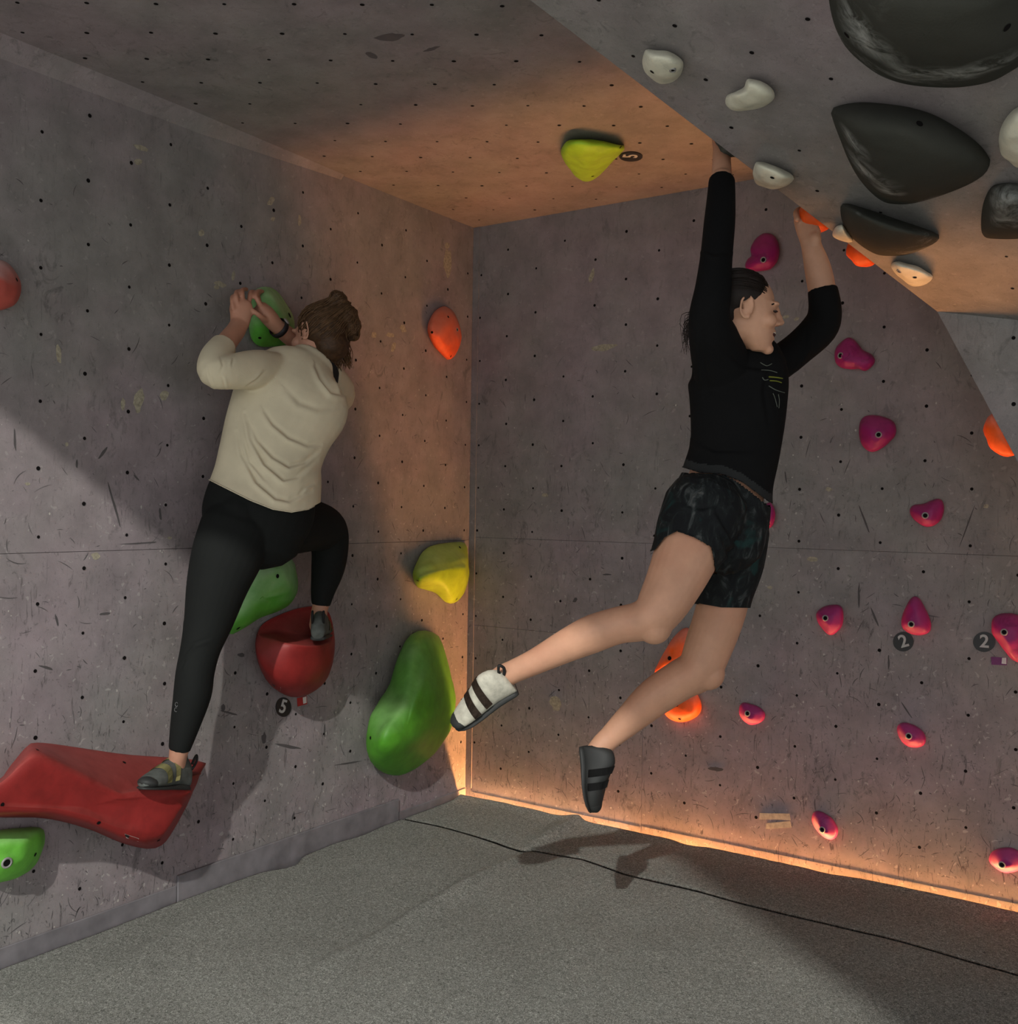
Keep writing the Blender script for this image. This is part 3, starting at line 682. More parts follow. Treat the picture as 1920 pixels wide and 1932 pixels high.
t1 = flat_patch('route_tag', BACK, [(1869, 1239), (1900, 1241), (1899, 1255), (1870, 1254)], M_PURTAG); tag(t1, 'small purple route tag below the right number two badge', 'tag')
flat_patch('tag_print', BACK, [(1890, 1241), (1898, 1241), (1898, 1253), (1889, 1252)], M_PALE, .0006, t1, .0026)
GT = 'cream tape strips'
tag(flat_patch('tape_strip', BACK, [(1433, 1534), (1489, 1535), (1491, 1548), (1466, 1546), (1432, 1546)], M_CREAM), 'upper cream tape strip low on the back wall', 'tape', GT)
tag(flat_patch('tape_strip', BACK, [(1446, 1553), (1490, 1549), (1493, 1561), (1444, 1564)], M_CREAM), 'lower cream tape strip low on the back wall', 'tape', GT)
def decal(o, pts, mat, name='brand_label', lift=.0016):
    dg = BVHTree.FromPolygons([v.co for v in o.data.vertices], [p.vertices for p in o.data.polygons]); vs_ = []
    for x, y in pts:
        d = ray(x, y).normalized(); loc, nor, i, dist = dg.ray_cast(CAM, d)
        if loc is not None: vs_.append(loc - d * lift)
    if len(vs_) < 3: return
    return obj(name, pymesh(name, vs_, [tuple(range(len(vs_)))]), mat, o)
decal(BOWL, [(511, 1289), (530, 1297), (529, 1303), (511, 1296)], M_PALE)
decal(LEDGE, [(235, 1573), (262, 1582), (261, 1588), (238, 1581)], M_PALE)
decal(LEDGE, [(236, 1574), (244, 1577), (243, 1581), (236.5, 1578.5)], M_BLACK, 'label_print', .003)
decal(BOWL, [(512, 1290), (519, 1293), (518, 1297), (512, 1294)], M_BLACK, 'label_print', .003)
def blob_patch(plane, cx, cy, rx, ry, rot, parent, seed, mat=M_CREAM):
    pts = []
    for a in range(18):
        t = a * math.pi / 9; k = 1 + .38 * noise.noise(V((math.cos(t) * 1.7, math.sin(t) * 1.7, seed)))
        x, y = rx * k * math.cos(t), ry * k * math.sin(t)
        pts.append((cx + x * math.cos(rot) - y * math.sin(rot), cy + x * math.sin(rot) + y * math.cos(rot)))
    flat_patch('paint_chip', plane, pts, mat, .0004, parent, .0003)
M_CHIP = plain('bare_filler', (.30, .27, .20), .8, var=.3, scale=90)
for i, (cx, cy, rx, ry, rot) in enumerate([(845, 496, 8, 25, 0), (843, 463, 5, 6, .3), (511, 380, 5, 10, .5), (565, 416, 3, 11, 0), (266, 279, 14, 4, .35), (260, 305, 8, 5, .2), (110, 667, 5, 17, -.1), (515, 413, 4, 4, 0), (380, 440, 5, 7, -.4),
                                       (440, 520, 3, 9, .1), (415, 536, 12, 5, .35), (408, 542, 5, 4, 0), (262, 755, 10, 24, .15), (310, 745, 8, 10, .5), (232, 762, 4, 12, 0), (736, 632, 8, 5, .2), (760, 620, 5, 8, -.6), (705, 632, 5, 6, 0), (742, 655, 4, 9, .3),
                                       (181, 1049, 9, 6, .1), (320, 1015, 4, 3, 0), (52, 913, 5, 3, 0), (126, 838, 3, 4, 0)]):
    blob_patch(LEFT, cx, cy, rx, ry, rot, wl, i * 3.7, M_CHIP)
for i, (cx, cy, rx, ry, rot) in enumerate([(1116, 520, 4, 14, .3), (1140, 655, 24, 6, -.15), (1532, 1055, 10, 5, .1), (1563, 923, 6, 4, 0), (1860, 955, 5, 4, 0), (1482, 598, 6, 3, -.3), (1502, 602, 5, 3, -.3), (1047, 1327, 10, 14, -.2), (1028, 934, 6, 3, 0), (1452, 1108, 5, 3, 0)]):
    blob_patch(BACK, cx, cy, rx, ry, rot, wb, 50 + i * 2.3, M_CHIP)
M_SCUFF = plain('rubber_scuff', (.075, .068, .068), .8)
for i, (cx, cy, rx, ry, rot) in enumerate([(735, 70, 26, 7, -.05), (700, 104, 12, 4, .35), (815, 92, 16, 3, -.3)]):
    blob_patch(CEIL, cx, cy, rx, ry, rot, cl, 90 + i * 1.3, plain('roof_scuff', (.10, .085, .088), .8))
for i, (cx, cy, rx, ry, rot) in enumerate([(28, 830, 2.2, 20, -.05), (145, 875, 2, 8, 0), (194, 855, 3, 13, .65), (216, 955, 2, 40, -.27), (258, 902, 1.5, 8, -.8), (262, 1025, 36, 1.6, -.06), (302, 970, 2, 12, -.1), (107, 1170, 2.2, 12, -.25), (198, 1158, 10, 2.5, -.1), (88, 1260, 14, 2.5, .3), (432, 1345, 16, 2.2, .25), (421, 1335, 4, 7, 0), (498, 1393, 4, 11, 0), (543, 1408, 26, 3, .2), (612, 1378, 1.6, 13, 0), (553, 1540, 2, 9, .2), (655, 1440, 24, 1.6, -.15), (455, 1236, 6, 4, 0)]):
    blob_patch(LEFT, cx, cy, rx, ry, rot, wl, 120 + i * 1.9, M_SCUFF)
for i, (cx, cy, rx, ry, rot) in enumerate([(1350, 1451, 13, 4, .15), (1620, 1125, 2, 22, 0), (1650, 1165, 2, 20, -.4), (1676, 1250, 1.8, 14, 0), (1085, 1132, 3, 5, .6), (1482, 900, 1.4, 12, -.15), (1630, 980, 1.6, 26, -.35), (1145, 1084, 8, 1.5, 0), (1710, 1340, 1.4, 18, -.6), (1825, 990, 1.4, 38, .35)]):
    blob_patch(BACK, cx, cy, rx, ry, rot, wb, 160 + i * 1.9, M_SCUFF)
# years of shoe rubber and chips: fine strokes scattered over the sheets, densest low down
def scatter_marks(wall, fn, u0, u1, z_hi, n, seed, dark=True):
    rn = random.Random(seed); vs_, fs = [], []
    for i in range(n):
        u = rn.uniform(u0, u1); z = .06 + (z_hi - .06) * rn.random() ** 1.8
        if dark:
            L_ = rn.choice((.012, .018, .025, .035, .055)) * rn.uniform(.6, 1.3); wd = rn.uniform(.0006, .0017); a = rn.gauss(math.pi / 2, .9); bend = rn.gauss(0, .6); k = len(vs_); x, y = u, z
            for j in range(6):
                t_ = j / 5; ww = wd * (math.sin(math.pi * (t_ * .9 + .05)) + .1); nx, ny = -math.sin(a), math.cos(a)
                vs_ += [fn(x + nx * ww, y + ny * ww, .0005), fn(x - nx * ww, y - ny * ww, .0005)]
                x += math.cos(a) * L_ / 5; y += math.sin(a) * L_ / 5; a += bend / 5
            fs += [(k + 2 * j, k + 2 * j + 1, k + 2 * j + 3, k + 2 * j + 2) for j in range(5)]
        else:
            r = rn.uniform(.0015, .0042); k = len(vs_); ph = rn.random() * 6
            vs_ += [fn(u + r * rn.uniform(.5, 1.2) * math.cos(ph + q), z + r * rn.uniform(.6, 1.5) * math.sin(ph + q), .0006) for q in (0, .9, 1.8, 2.8, 3.9, 5.1)]; fs.append(tuple(range(k, k + 6)))
    nm = 'scuff_marks' if dark else 'paint_nicks'
    tag(obj(nm, pymesh(nm, vs_, fs), M_SCUFF2 if dark else M_NICK, wall), kind='stuff')
M_SCUFF2 = plain('fine_scuff', (.088, .080, .080), .8); M_NICK = plain('paint_nick', (.40, .375, .34), .7)
scatter_marks(wl, fnL, -3.6, -.05, 2.3, 900, 21); scatter_marks(wl, fnL, -3.6, -.05, 2.2, 260, 22, False)
scatter_marks(wb, fnB, .06, 3.3, 2.0, 900, 23); scatter_marks(wb, fnB, .06, 3.3, 1.9, 240, 24, False)
#FIGURES
# ------------------------------------------------------------------ people
def smoothstep(a, b, x):
    t = max(0., min(1., (x - a) / (b - a))); return t * t * (3 - 2 * t)
def cr(p0, p1, p2, p3, t):
    t2, t3 = t * t, t * t * t
    return (p1 * 2 + (p2 - p0) * t + (p0 * 2 - p1 * 5 + p2 * 4 - p3) * t2 + (p1 * 3 - p0 - p2 * 3 + p3) * t3) * .5
def tube(bm, st, sub=4, n=20, cap=True, view=None, round_ends=(True, True)):
    """st: [(centre, r_across, r_depth)] -> closed smooth tube; r_across lies in the picture plane, r_depth away from it"""
    P = [V(s[0]) for s in st]; A = [s[1] for s in st]; B = [s[2] for s in st]; k = len(st)
    C, RA, RB = [], [], []
    for i in range(k - 1):
        for s in range(sub):
            t = s / sub; g = lambda L: cr(L[max(i - 1, 0)], L[i], L[i + 1], L[min(i + 2, k - 1)], t)
            C.append(g(P)); RA.append(max(.001, g(A))); RB.append(max(.001, g(B)))
    C.append(P[-1]); RA.append(A[-1]); RB.append(B[-1])
    rows = []; m = len(C)
    vd = view or None
    frames = []
    for i in range(m):
        T = (C[min(i + 1, m - 1)] - C[max(i - 1, 0)]).normalized()
        d = (vd if vd else (C[i] - CAM)).normalized()
        a = T.cross(d)
        if a.length < .15 and frames: a = frames[-1][0]
        a = (a - T * a.dot(T)).normalized()
        if frames and a.dot(frames[-1][0]) < 0 and abs(a.dot(frames[-1][0])) > .5: pass
        b = a.cross(T).normalized(); frames.append((a, b, T))
    def ring(c, a, b, ra, rb): return [bm.verts.new(c + a * (ra * math.cos(2 * math.pi * q / n)) + b * (rb * math.sin(2 * math.pi * q / n))) for q in range(n)]
    if round_ends[0]:
        a, b, T = frames[0]; r = min(RA[0], RB[0])
        for ph in (75, 50, 25): rows.append(ring(C[0] - T * r * math.sin(math.radians(ph)) * .9, a, b, RA[0] * math.cos(math.radians(ph)), RB[0] * math.cos(math.radians(ph))))
    for i in range(m): rows.append(ring(C[i], frames[i][0], frames[i][1], RA[i], RB[i]))
    if round_ends[1]:
        a, b, T = frames[-1]; r = min(RA[-1], RB[-1])
        for ph in (25, 50, 75): rows.append(ring(C[-1] + T * r * math.sin(math.radians(ph)) * .9, a, b, RA[-1] * math.cos(math.radians(ph)), RB[-1] * math.cos(math.radians(ph))))
    for r0, r1 in zip(rows, rows[1:]):
        for q in range(n): bm.faces.new((r0[q], r0[(q + 1) % n], r1[(q + 1) % n], r1[q]))
    bm.faces.new(rows[0][::-1]); bm.faces.new(rows[-1])
    return frames
def ball(bm, c, r, axes=None, seg=18):
    """ellipsoid; r = (rx, ry, rz) along axes"""
    ax = axes or (V((1, 0, 0)), V((0, 1, 0)), V((0, 0, 1)))
    res = bmesh.ops.create_uvsphere(bm, u_segments=seg, v_segments=seg * 2 // 3, radius=1)
    for v in res['verts']: v.co = V(c) + ax[0] * (v.co.x * r[0]) + ax[1] * (v.co.y * r[1]) + ax[2] * (v.co.z * r[2])
def remesh(bm, voxel, smooth=4, fac=.5):
    bmesh.ops.recalc_face_normals(bm, faces=bm.faces[:])
    me = bpy.data.meshes.new('tmp'); bm.to_mesh(me); bm.free()
    o = bpy.data.objects.new('tmp', me); COL.objects.link(o)
    m = o.modifiers.new('r', 'REMESH'); m.mode = 'VOXEL'; m.voxel_size = voxel
    if smooth: s = o.modifiers.new('s', 'SMOOTH'); s.factor = fac; s.iterations = smooth
    dg = bpy.context.evaluated_depsgraph_get(); dg.update()
    out = bpy.data.meshes.new_from_object(o.evaluated_get(dg))
    bpy.data.objects.remove(o); bpy.data.meshes.remove(me)
    out.materials.clear()
    return out
def cut_pix(me, fn, band=6.0, keep=None):
    """trim a mesh along a line given in the picture: drop what lies beyond fn(px, py) > band, pull the rest back onto the line"""
    bm = bmesh.new(); bm.from_mesh(me); bpy.data.meshes.remove(me); dele = []
    for v in bm.verts:
        if keep and keep(v.co): continue
        x, y, z = pix(v.co); s = fn(x, y)
        if s > band: dele.append(v)
        elif s > 0: v.co = v.co + UP * (s * z / F)
    bmesh.ops.delete(bm, geom=dele, context='VERTS')
    return bm_mesh('cut', bm, False)
def interp(pts, x):
    if x <= pts[0][0]: return pts[0][1]
    for a, b in zip(pts, pts[1:]):
        if x <= b[0]: return a[1] + (b[1] - a[1]) * (x - a[0]) / (b[0] - a[0])
    return pts[-1][1]
def folds(me, lines, facing=True):
    """press and raise cloth along lines [(pts_px, height, width_px)] on the side turned to us"""
    me.calc_loop_triangles()
    nr = [v.normal.copy() for v in me.vertices]
    for v in me.vertices:
        d = (v.co - CAM); 
        if nr[v.index].dot(d) > 0: continue
        x, y, z = pix(v.co); h = 0
        for pts, hg, wd in lines:
            bd = 1e9; bs = 0; bt = 0; L = len(pts) - 1
            for i in range(L):
                ax, ay = pts[i]; bx, by = pts[i + 1]; ex, ey = bx - ax, by - ay
                t = max(0, min(1, ((x - ax) * ex + (y - ay) * ey) / (ex * ex + ey * ey)))
                dx, dy = x - ax - ex * t, y - ay - ey * t; dd = math.hypot(dx, dy)
                if dd < bd: bd, bs, bt = dd, (ex * dy - ey * dx), (i + t) / L
            if bd > wd * 4: continue
            r = bd / wd * (1 if bs > 0 else -1)
            env = math.sin(math.pi * min(1, max(0, bt * .9 + .05))) ** .7
            h += hg * env * (math.exp(-(r - .9) ** 2) - 1.15 * math.exp(-(r * 1.5) ** 2 - .2 * r) )
        v.co = v.co + nr[v.index] * h
    me.update()
class Frame:
    def __init__(s, o, x, y, z): s.o, s.x, s.y, s.z = V(o), V(x), V(y), V(z)
    def __call__(s, a, b, c): return s.o + s.x * a + s.y * b + s.z * c
    @property
    def ax(s): return (s.x, s.y, s.z)
def frame(o, fwd, up, k=1.0):
    f = V(fwd).normalized(); s = f.cross(V(up)).normalized(); u = s.cross(f).normalized()
    return Frame(o, s * k, f * k, u * k)                     # x = the person's right, y = face forward, z = crown
def head_parts(bm, h, mouth=.0):
    """skull, jaw, nose, brow, lips, chin, ears; h: Frame at the middle of the head"""
    ball(bm, h(0, -.012, .030), (.074, .094, .084), h.ax, 26)
    zs = [(.035, .006, .069, .080), (.0, .012, .066, .078), (-.035, .020, .060, .070), (-.068, .030, .050, .058), (-.092, .044, .036, .042), (-.108, .055, .022, .026)]
    rows = []
    for z, y, rx, ry in zs: rows.append([bm.verts.new(h(rx * math.cos(t), y + ry * math.sin(t) * (1 if math.sin(t) > 0 else .9), z)) for t in [2 * math.pi * i / 24 for i in range(24)]])
    for a, b in zip(rows, rows[1:]):
        for i in range(24): bm.faces.new((a[i], a[(i + 1) % 24], b[(i + 1) % 24], b[i]))
    bm.faces.new(rows[0]); bm.faces.new(rows[-1][::-1])
    # nose: bridge to tip
    for (y, z, rx, ry, rz) in ((.088, .020, .009, .010, .014), (.094, .006, .009, .010, .014), (.101, -.008, .010, .011, .012), (.106, -.019, .012, .012, .010)): ball(bm, h(0, y, z), (rx, ry, rz), h.ax, 12)
    for s in (-1, 1):
        ball(bm, h(s * .012, .097, -.024), (.008, .011, .008), h.ax, 10)                       # nostril wing
        ball(bm, h(s * .030, .078, .027), (.026, .014, .009), h.ax, 12)                         # brow
        ball(bm, h(s * .040, .062, -.022), (.026, .026, .024), h.ax, 14)                        # cheek
        ball(bm, h(s * .073, -.006, .004), (.010, .015, .026), h.ax, 12)                        # ear root
        N = 22                                                                                # ear rim: a c-shaped roll
        for i in range(N):
            t = math.radians(-70 + 300 * i / N); 
            ball(bm, h(s * (.082 + .007 * math.cos(t + 2.6)), -.010 - .018 * math.cos(t + 1.75 + math.pi / 2), .006 + .031 * math.sin(t + 1.75 + math.pi / 2)), (.0045, .0055, .0055), h.ax, 8)
        ball(bm, h(s * .080, -.002, -.022), (.006, .008, .009), h.ax, 8)                        # lobe
    for i in range(-3, 4):                                                                      # lips
        a = i / 3
        ball(bm, h(a * .024, .0905 - .014 * a * a, -.047 - mouth * .20 + .006 * a * a * (1 if mouth else 0)), (.0075, .008, .0045), h.ax, 8)
        ball(bm, h(a * .021, .0885 - .014 * a * a, -.058 - mouth + mouth * .9 * a * a), (.0075, .008, .005), h.ax, 8)
    ball(bm, h(0, .077, -.094 - mouth * .5), (.020, .018, .016), h.ax, 14)
def strand(bm, pts, r0, r1, n=5, sub=4):
    P = [V(p) for p in pts]; k = len(P); C = []
    for i in range(k - 1):
        for s in range(sub): C.append(cr(P[max(i - 1, 0)], P[i], P[i + 1], P[min(i + 2, k - 1)], s / sub))
    C.append(P[-1]); prev = None; m = len(C)
    for i, c in enumerate(C):
        T = (C[min(i + 1, m - 1)] - C[max(i - 1, 0)]).normalized(); a = T.orthogonal().normalized() if prev is None else (prev - T * prev.dot(T)).normalized(); prev = a
        b = T.cross(a); r = r0 + (r1 - r0) * i / (m - 1)
        row = [bm.verts.new(c + a * r * math.cos(2 * math.pi * q / n) + b * r * math.sin(2 * math.pi * q / n)) for q in range(n)]
        if i:
            for q in range(n): bm.faces.new((last[q], last[(q + 1) % n], row[(q + 1) % n], row[q]))
        last = row
def px_r(hw, p): return hw * (p - CAM).dot(FW) / F
def skin_mat(name, col):
    t = NT(name)
    c = t.ramp(t.noise(14, 4, .6), [(.3, [x * .88 for x in col]), (.7, [min(1, x * 1.08) for x in col])])
    c = t.mix(t.mul(t.ramp(t.noise(5, 3), [(.5, 0.0), (.75, 1.0)]), .35), c, (col[0] * 1.02, col[1] * .72, col[2] * .68))
    t.b.inputs['Subsurface Weight'].default_value = .06; t.b.inputs['Subsurface Radius'].default_value = (.012, .005, .003); t.b.inputs['Subsurface Scale'].default_value = 1
    t.bump(t.noise(300, 2), .08, .002)
    return t.fin(c, .5, .35)
def cloth_mat(name, col, rough=.85, bump=.25, sc=600):
    t = NT(name); c = t.ramp(t.noise(8, 4), [(.3, [x * .9 for x in col]), (.7, [min(1, x * 1.08) for x in col])])
    wv = t.noise(sc, 2, .6); t.bump(wv, bump, .002); t.b.inputs['Sheen Weight'].default_value = .0
    return t.fin(c, rough, .15)
def hair_mat(name, col):
    t = NT(name); c = t.ramp(t.noise(60, 4, .7, .5), [(.3, [x * .6 for x in col]), (.7, [x * 1.5 for x in col])])
    return t.fin(c, .6, .25)
M_SKIN1 = skin_mat('skin_left_climber', (.46, .235, .155)); M_SKIN2 = skin_mat('skin_right_climber', (.54, .29, .185))
M_CREAMTOP = cloth_mat('cream_jersey', (.60, .53, .38)); M_LEGG = cloth_mat('black_leggings', (.008, .009, .0085), .8)
M_TEE = cloth_mat('black_cotton', (.0045, .0045, .0048), .9); M_HAIR1 = hair_mat('brown_hair', (.048, .024, .011)); M_HAIR2 = hair_mat('dark_brown_hair', (.012, .007, .005))
M_UNDER = plain('black_undershirt', (.008, .008, .009), .8)
M_RUBBER = plain('shoe_rubber', (.022, .023, .022), .6, .35); M_SHOEGREY = plain('shoe_grey', (.075, .082, .075), .65, var=.3, scale=40)
M_SHOEYEL = plain('shoe_yellow', (.36, .33, .14), .6); M_SHOECREAM = plain('shoe_cream', (.46, .44, .36), .65, var=.2, scale=50); M_STRAP = plain('shoe_strap_brown', (.045, .028, .018), .7, var=.4, scale=120)
M_LOOP = plain('shoe_loop_black', (.012, .012, .012), .7); M_WATCH = plain('watch_band', (.018, .016, .018), .5); M_PRINT = plain('logo_print', (.10, .10, .10), .6)
M_TEETH = plain('teeth', (.62, .58, .50), .35, .5); M_MOUTH = plain('mouth_dark', (.05, .012, .010), .6); M_EYE = plain('eye_dark', (.015, .010, .008), .2, .6)
def shorts_mat():
    t = NT('patterned_shorts'); v = t.noise(26, 4, .65, 1.5, t.map((1, 1, .45)))
    c = t.ramp(v, [(.44, (.006, .007, .008)), (.56, (.011, .014, .014)), (.64, (.035, .040, .040)), (.72, (.075, .075, .072))])
    g = t.ramp(t.noise(13, 2, .5, .8), [(.60, 0.0), (.70, 1.0)]); c = t.mix(t.mul(g, .55), c, (.010, .045, .042))
    t.bump(t.noise(500, 2), .2, .002); return t.fin(c, .8, .2)
M_SHORTS = shorts_mat()
def shoe(person, name, heel, toe, up, mats, width=.042, hgt=.034, label=None, straps=2, loops=1):
    """climbing shoe: rubber sole, snug upper with toe box, straps, heel pull loops; heel/toe are the sole ends"""
    f = (V(toe) - V(heel)); L = f.length; f.normalize(); u = V(up) - f * V(up).dot(f); u.normalize(); s = f.cross(u)
    fr = Frame(heel, s, f, u)
    prof = [(.0, .55, .50, .85), (.05, .68, .80, 1.25), (.16, .74, .98, 1.50), (.30, .80, 1.0, 1.50), (.45, .90, .95, 1.22), (.60, 1.0, .85, .92), (.75, 1.0, .70, .70), (.88, .82, .52, .52), (.97, .50, .34, .36), (1.0, .22, .2, .24)]
    def build(zlo, zhi, grow):
        bm = bmesh.new(); rows = []
        for t, wd, zz, top in prof:
            w_ = width * wd * grow; a = []
            for q in range(20):
                th = 2 * math.pi * q / 20; x = w_ * math.copysign(abs(math.cos(th)) ** .8, math.cos(th)); zc = math.sin(th)
                z = zlo + (zhi * top - zlo) * (.5 + .5 * math.copysign(abs(zc) ** .75, zc))
                x *= 1 - .28 * max(0, (z - zlo) / (zhi * top - zlo + 1e-6)) ** 2
                a.append(bm.verts.new(fr(x + .006 * math.sin(t * 3.1), t * L, z)))
            rows.append(a)
        for a, b in zip(rows, rows[1:]):
            for q in range(20): bm.faces.new((a[q], a[(q + 1) % 20], b[(q + 1) % 20], b[q]))
        bm.faces.new(rows[0][::-1]); bm.faces.new(rows[-1]); bmesh.ops.recalc_face_normals(bm, faces=bm.faces[:])
        return bm
    bm = build(.004, hgt * 1.35, 1.0); bmesh.ops.subdivide_edges(bm, edges=bm.edges[:], cuts=1, use_grid_fill=True, smooth=.4)
    up_ = obj(name, bm_mesh(name, bm), mats[0], None, True); own(person, up_)
    if label: up_['label'] = label
    so = obj('rubber_sole', bm_mesh('rubber_sole', build(-.004, .013, 1.05)), mats[1], up_, True)
    # toe rand
    bm = bmesh.new(); ball(bm, fr(0, L * .86, hgt * .33), (width * .80, L * .15, hgt * .36), fr.ax, 16); obj('toe_rand', bm_mesh('toe_rand', bm), mats[1], up_, True)
    for i in range(straps):
        t0 = .40 + .20 * i; bm = bmesh.new(); row0 = None
        for q in range(15):
            th = math.pi * (-.12 + 1.24 * q / 14); r = []
            for dt in (-.055, .055):
                tq = t0 + dt; wd = interp([(p[0], p[1]) for p in prof], tq); top = interp([(p[0], p[3]) for p in prof], tq); zh = hgt * 1.35 * top; zc = math.sin(th)
                z = .004 + (zh - .004) * (.5 + .5 * math.copysign(abs(zc) ** .75, zc)); x = width * wd * math.copysign(abs(math.cos(th)) ** .8, math.cos(th)) * (1 - .28 * max(0, (z - .004) / (zh - .004)) ** 2)
                cz = zh * .45; k = 1.07
                r.append(bm.verts.new(fr(x * k + .006 * math.sin(tq * 3.1), tq * L, cz + (z - cz) * k)))
            if row0: bm.faces.new((row0[0], row0[1], r[1], r[0]))
            row0 = r
        bmesh.ops.solidify(bm, geom=bm.faces[:], thickness=.003)
        obj('strap', bm_mesh('strap', bm), mats[2], up_, True)
    for i in range(loops):
        bm = bmesh.new(); x = (0, .016, -.016)[i] if loops == 1 else (-.02, .02)[i]
        strand(bm, [fr(x, .010, hgt * 1.2), fr(x, -.004, hgt * 1.5), fr(x, -.010, hgt * 1.8), fr(x, -.004, hgt * 2.05), fr(x, .006, hgt * 1.8), fr(x, .012, hgt * 1.5)], .0045, .0045, 6); obj('pull_loop', bm_mesh('pull_loop', bm), mats[3], up_, True)
    return up_, fr, L

# ---------- the climber on the left wall (cream top, black leggings)
def LW(x, y, w_): return LEFT.hit(x, y, w_)
def stL(x, y, w_, hw, kz): p = LW(x, y, w_); r = px_r(hw, p); return (p, r, r * kz)
p1 = empty('person', LW(330, 1490, .2))
tag(p1, 'climber in cream long sleeved top and black leggings, seen from behind on the left wall', 'person')
TOR1 = [stL(478, 985, .27, 97, .75), stL(496, 930, .27, 93, .70), stL(508, 866, .27, 86, .66), stL(528, 806, .28, 96, .60), stL(553, 752, .29, 104, .56), stL(572, 710, .29, 82, .55), stL(590, 684, .29, 40, .8)]
ARM1L = [stL(548, 716, .245, 34, .7), stL(520, 704, .262, 38, .75), stL(482, 698, .28, 38, .85), stL(432, 702, .28, 33, .95), stL(404, 701, .26, 31, .95), stL(406, 676, .23, 29, .95), stL(422, 652, .20, 25, .95)]
FORE1L = [stL(404, 690, .25, 22, .95), stL(425, 650, .20, 20, .95), stL(444, 625, .165, 18, .9), stL(453, 608, .15, 17, .75)]
ARM1R = [stL(610, 718, .27, 44, .8), stL(640, 738, .23, 30, .9), stL(632, 752, .15, 30, .9), stL(610, 712, .12, 27, .9), stL(578, 662, .13, 22, .9)]
FORE1R = [stL(600, 695, .12, 20, .9), stL(570, 652, .135, 19, .9), stL(545, 634, .15, 17, .9), stL(524, 617, .16, 14.5, 1.0)]
LEG1L = [stL(448, 1000, .27, 70, .85), stL(428, 1050, .27, 66, .9), stL(410, 1105, .26, 57, .95), stL(394, 1170, .25, 46, 1.0), stL(378, 1225, .245, 37, 1.05), stL(368, 1270, .24, 35.5, 1.1), stL(363, 1310, .235, 35, 1.1), stL(350, 1365, .22, 28, 1.1), stL(338, 1415, .205, 20, 1.1)]
LEG1R = [stL(500, 985, .27, 66, .85), stL(545, 990, .25, 57, .95), stL(590, 992, .22, 48, 1.0), stL(615, 1002, .20, 41, 1.0), stL(622, 1036, .19, 35, 1.05), stL(618, 1075, .18, 31, 1.1), stL(609, 1115, .165, 23, 1.1), stL(605, 1142, .16, 17.5, 1.1)]
def shrink(st, k): return [(p, a * k, b * k) for p, a, b in st]
# body (skin)
bm = bmesh.new()
tube(bm, shrink(TOR1, .90)); tube(bm, shrink(ARM1L, .85)); tube(bm, FORE1L); tube(bm, shrink(ARM1R, .85)); tube(bm, FORE1R)
tube(bm, shrink(LEG1L, .90) + [stL(334, 1440, .190, 16, 1.0), stL(332, 1464, .180, 12, .9)]); tube(bm, shrink(LEG1R, .90) + [stL(602, 1156, .155, 15.5, 1.1), stL(600, 1180, .15, 17, 1.1)])
HC1 = LW(601, 636, .285)
h1 = frame(HC1, V((-1, .10, -.12)) - RT * .30, UP * 1.0 + RT * .18, .97)
tube(bm, [stL(596, 700, .28, 36, .8), stL(606, 672, .285, 31, .9), (h1(0, -.01, -.02), .05, .055)])
head_parts(bm, h1)
# left hand: palm, four fingers over the edge, thumb
tube(bm, [stL(452, 612, .152, 17.5, .7), stL(454, 598, .152, 19.5, .62), stL(455, 584, .150, 22, .55), stL(454, 574, .148, 20.5, .5)], n=18)
def finger(pts, r, f=LW):
    P = [f(*q) for q in pts]; n_ = len(P); tube(bm, [(p, r * (1.06 - .22 * i / (n_ - 1)), r * (1.06 - .22 * i / (n_ - 1))) for i, p in enumerate(P)], n=12, sub=3)
finger([(440, 582, .147), (437.5, 568, .142), (438, 560, .122), (444, 557, .095)], .0078)
finger([(448, 578, .15), (445.5, 560, .150), (446, 551, .128), (453, 549, .095)], .0086)
finger([(458, 577, .152), (457, 557, .152), (457.5, 547, .130), (465, 546, .095)], .0088)
finger([(468, 580, .150), (471, 561, .150), (473, 551, .130), (481, 551, .098)], .0086)
finger([(466, 600, .150), (474, 591, .140), (481, 584, .125)], .0095)
# right hand: seen from the thumb side
tube(bm, [stL(522, 616, .160, 14, 1.1), stL(511, 603, .158, 16, 1.35), stL(500, 590, .152, 16, 1.5), stL(494, 582, .148, 13, 1.6)], n=18)
for k in range(4):
    dw = -.021 * k
    finger([(495, 584, .165 + dw), (488 + k, 571, .168 + dw), (482.5 + k * 1.5, 559, .160 + dw), (486 + k * 1.5, 550 + k * .5, .140 + dw), (494 + k * 1.5, 549 + k, .122 + dw)], .0086 - .0004 * k)
finger([(510, 606, .168), (496, 600, .182), (486, 593, .186), (478, 587, .180)], .0098)
body = obj('body', remesh(bm, .0042, 3), M_SKIN1, None, True); own(p1, body)
# shirt
bm = bmesh.new()
sh = [stL(482, 990, .27, 114, .78), stL(497, 945, .27, 107, .76), stL(505, 905, .27, 101, .74), stL(511, 862, .27, 96, .72), stL(528, 806, .28, 101, .66), stL(553, 752, .29, 108, .60), stL(572, 712, .29, 88, .58), stL(588, 690, .29, 50, .72)]
tube(bm, sh, n=32)
tube(bm, ARM1L, n=24, round_ends=(True, False)); tube(bm, ARM1R, n=24, round_ends=(True, False))
me = remesh(bm, .0044, 12)
hem = [(380, 900), (394, 904), (430, 922), (472, 943), (515, 960), (550, 965.5), (582, 960), (608, 946), (620, 940)]
me = cut_pix(me, lambda x, y: y - interp(hem, x), 5)
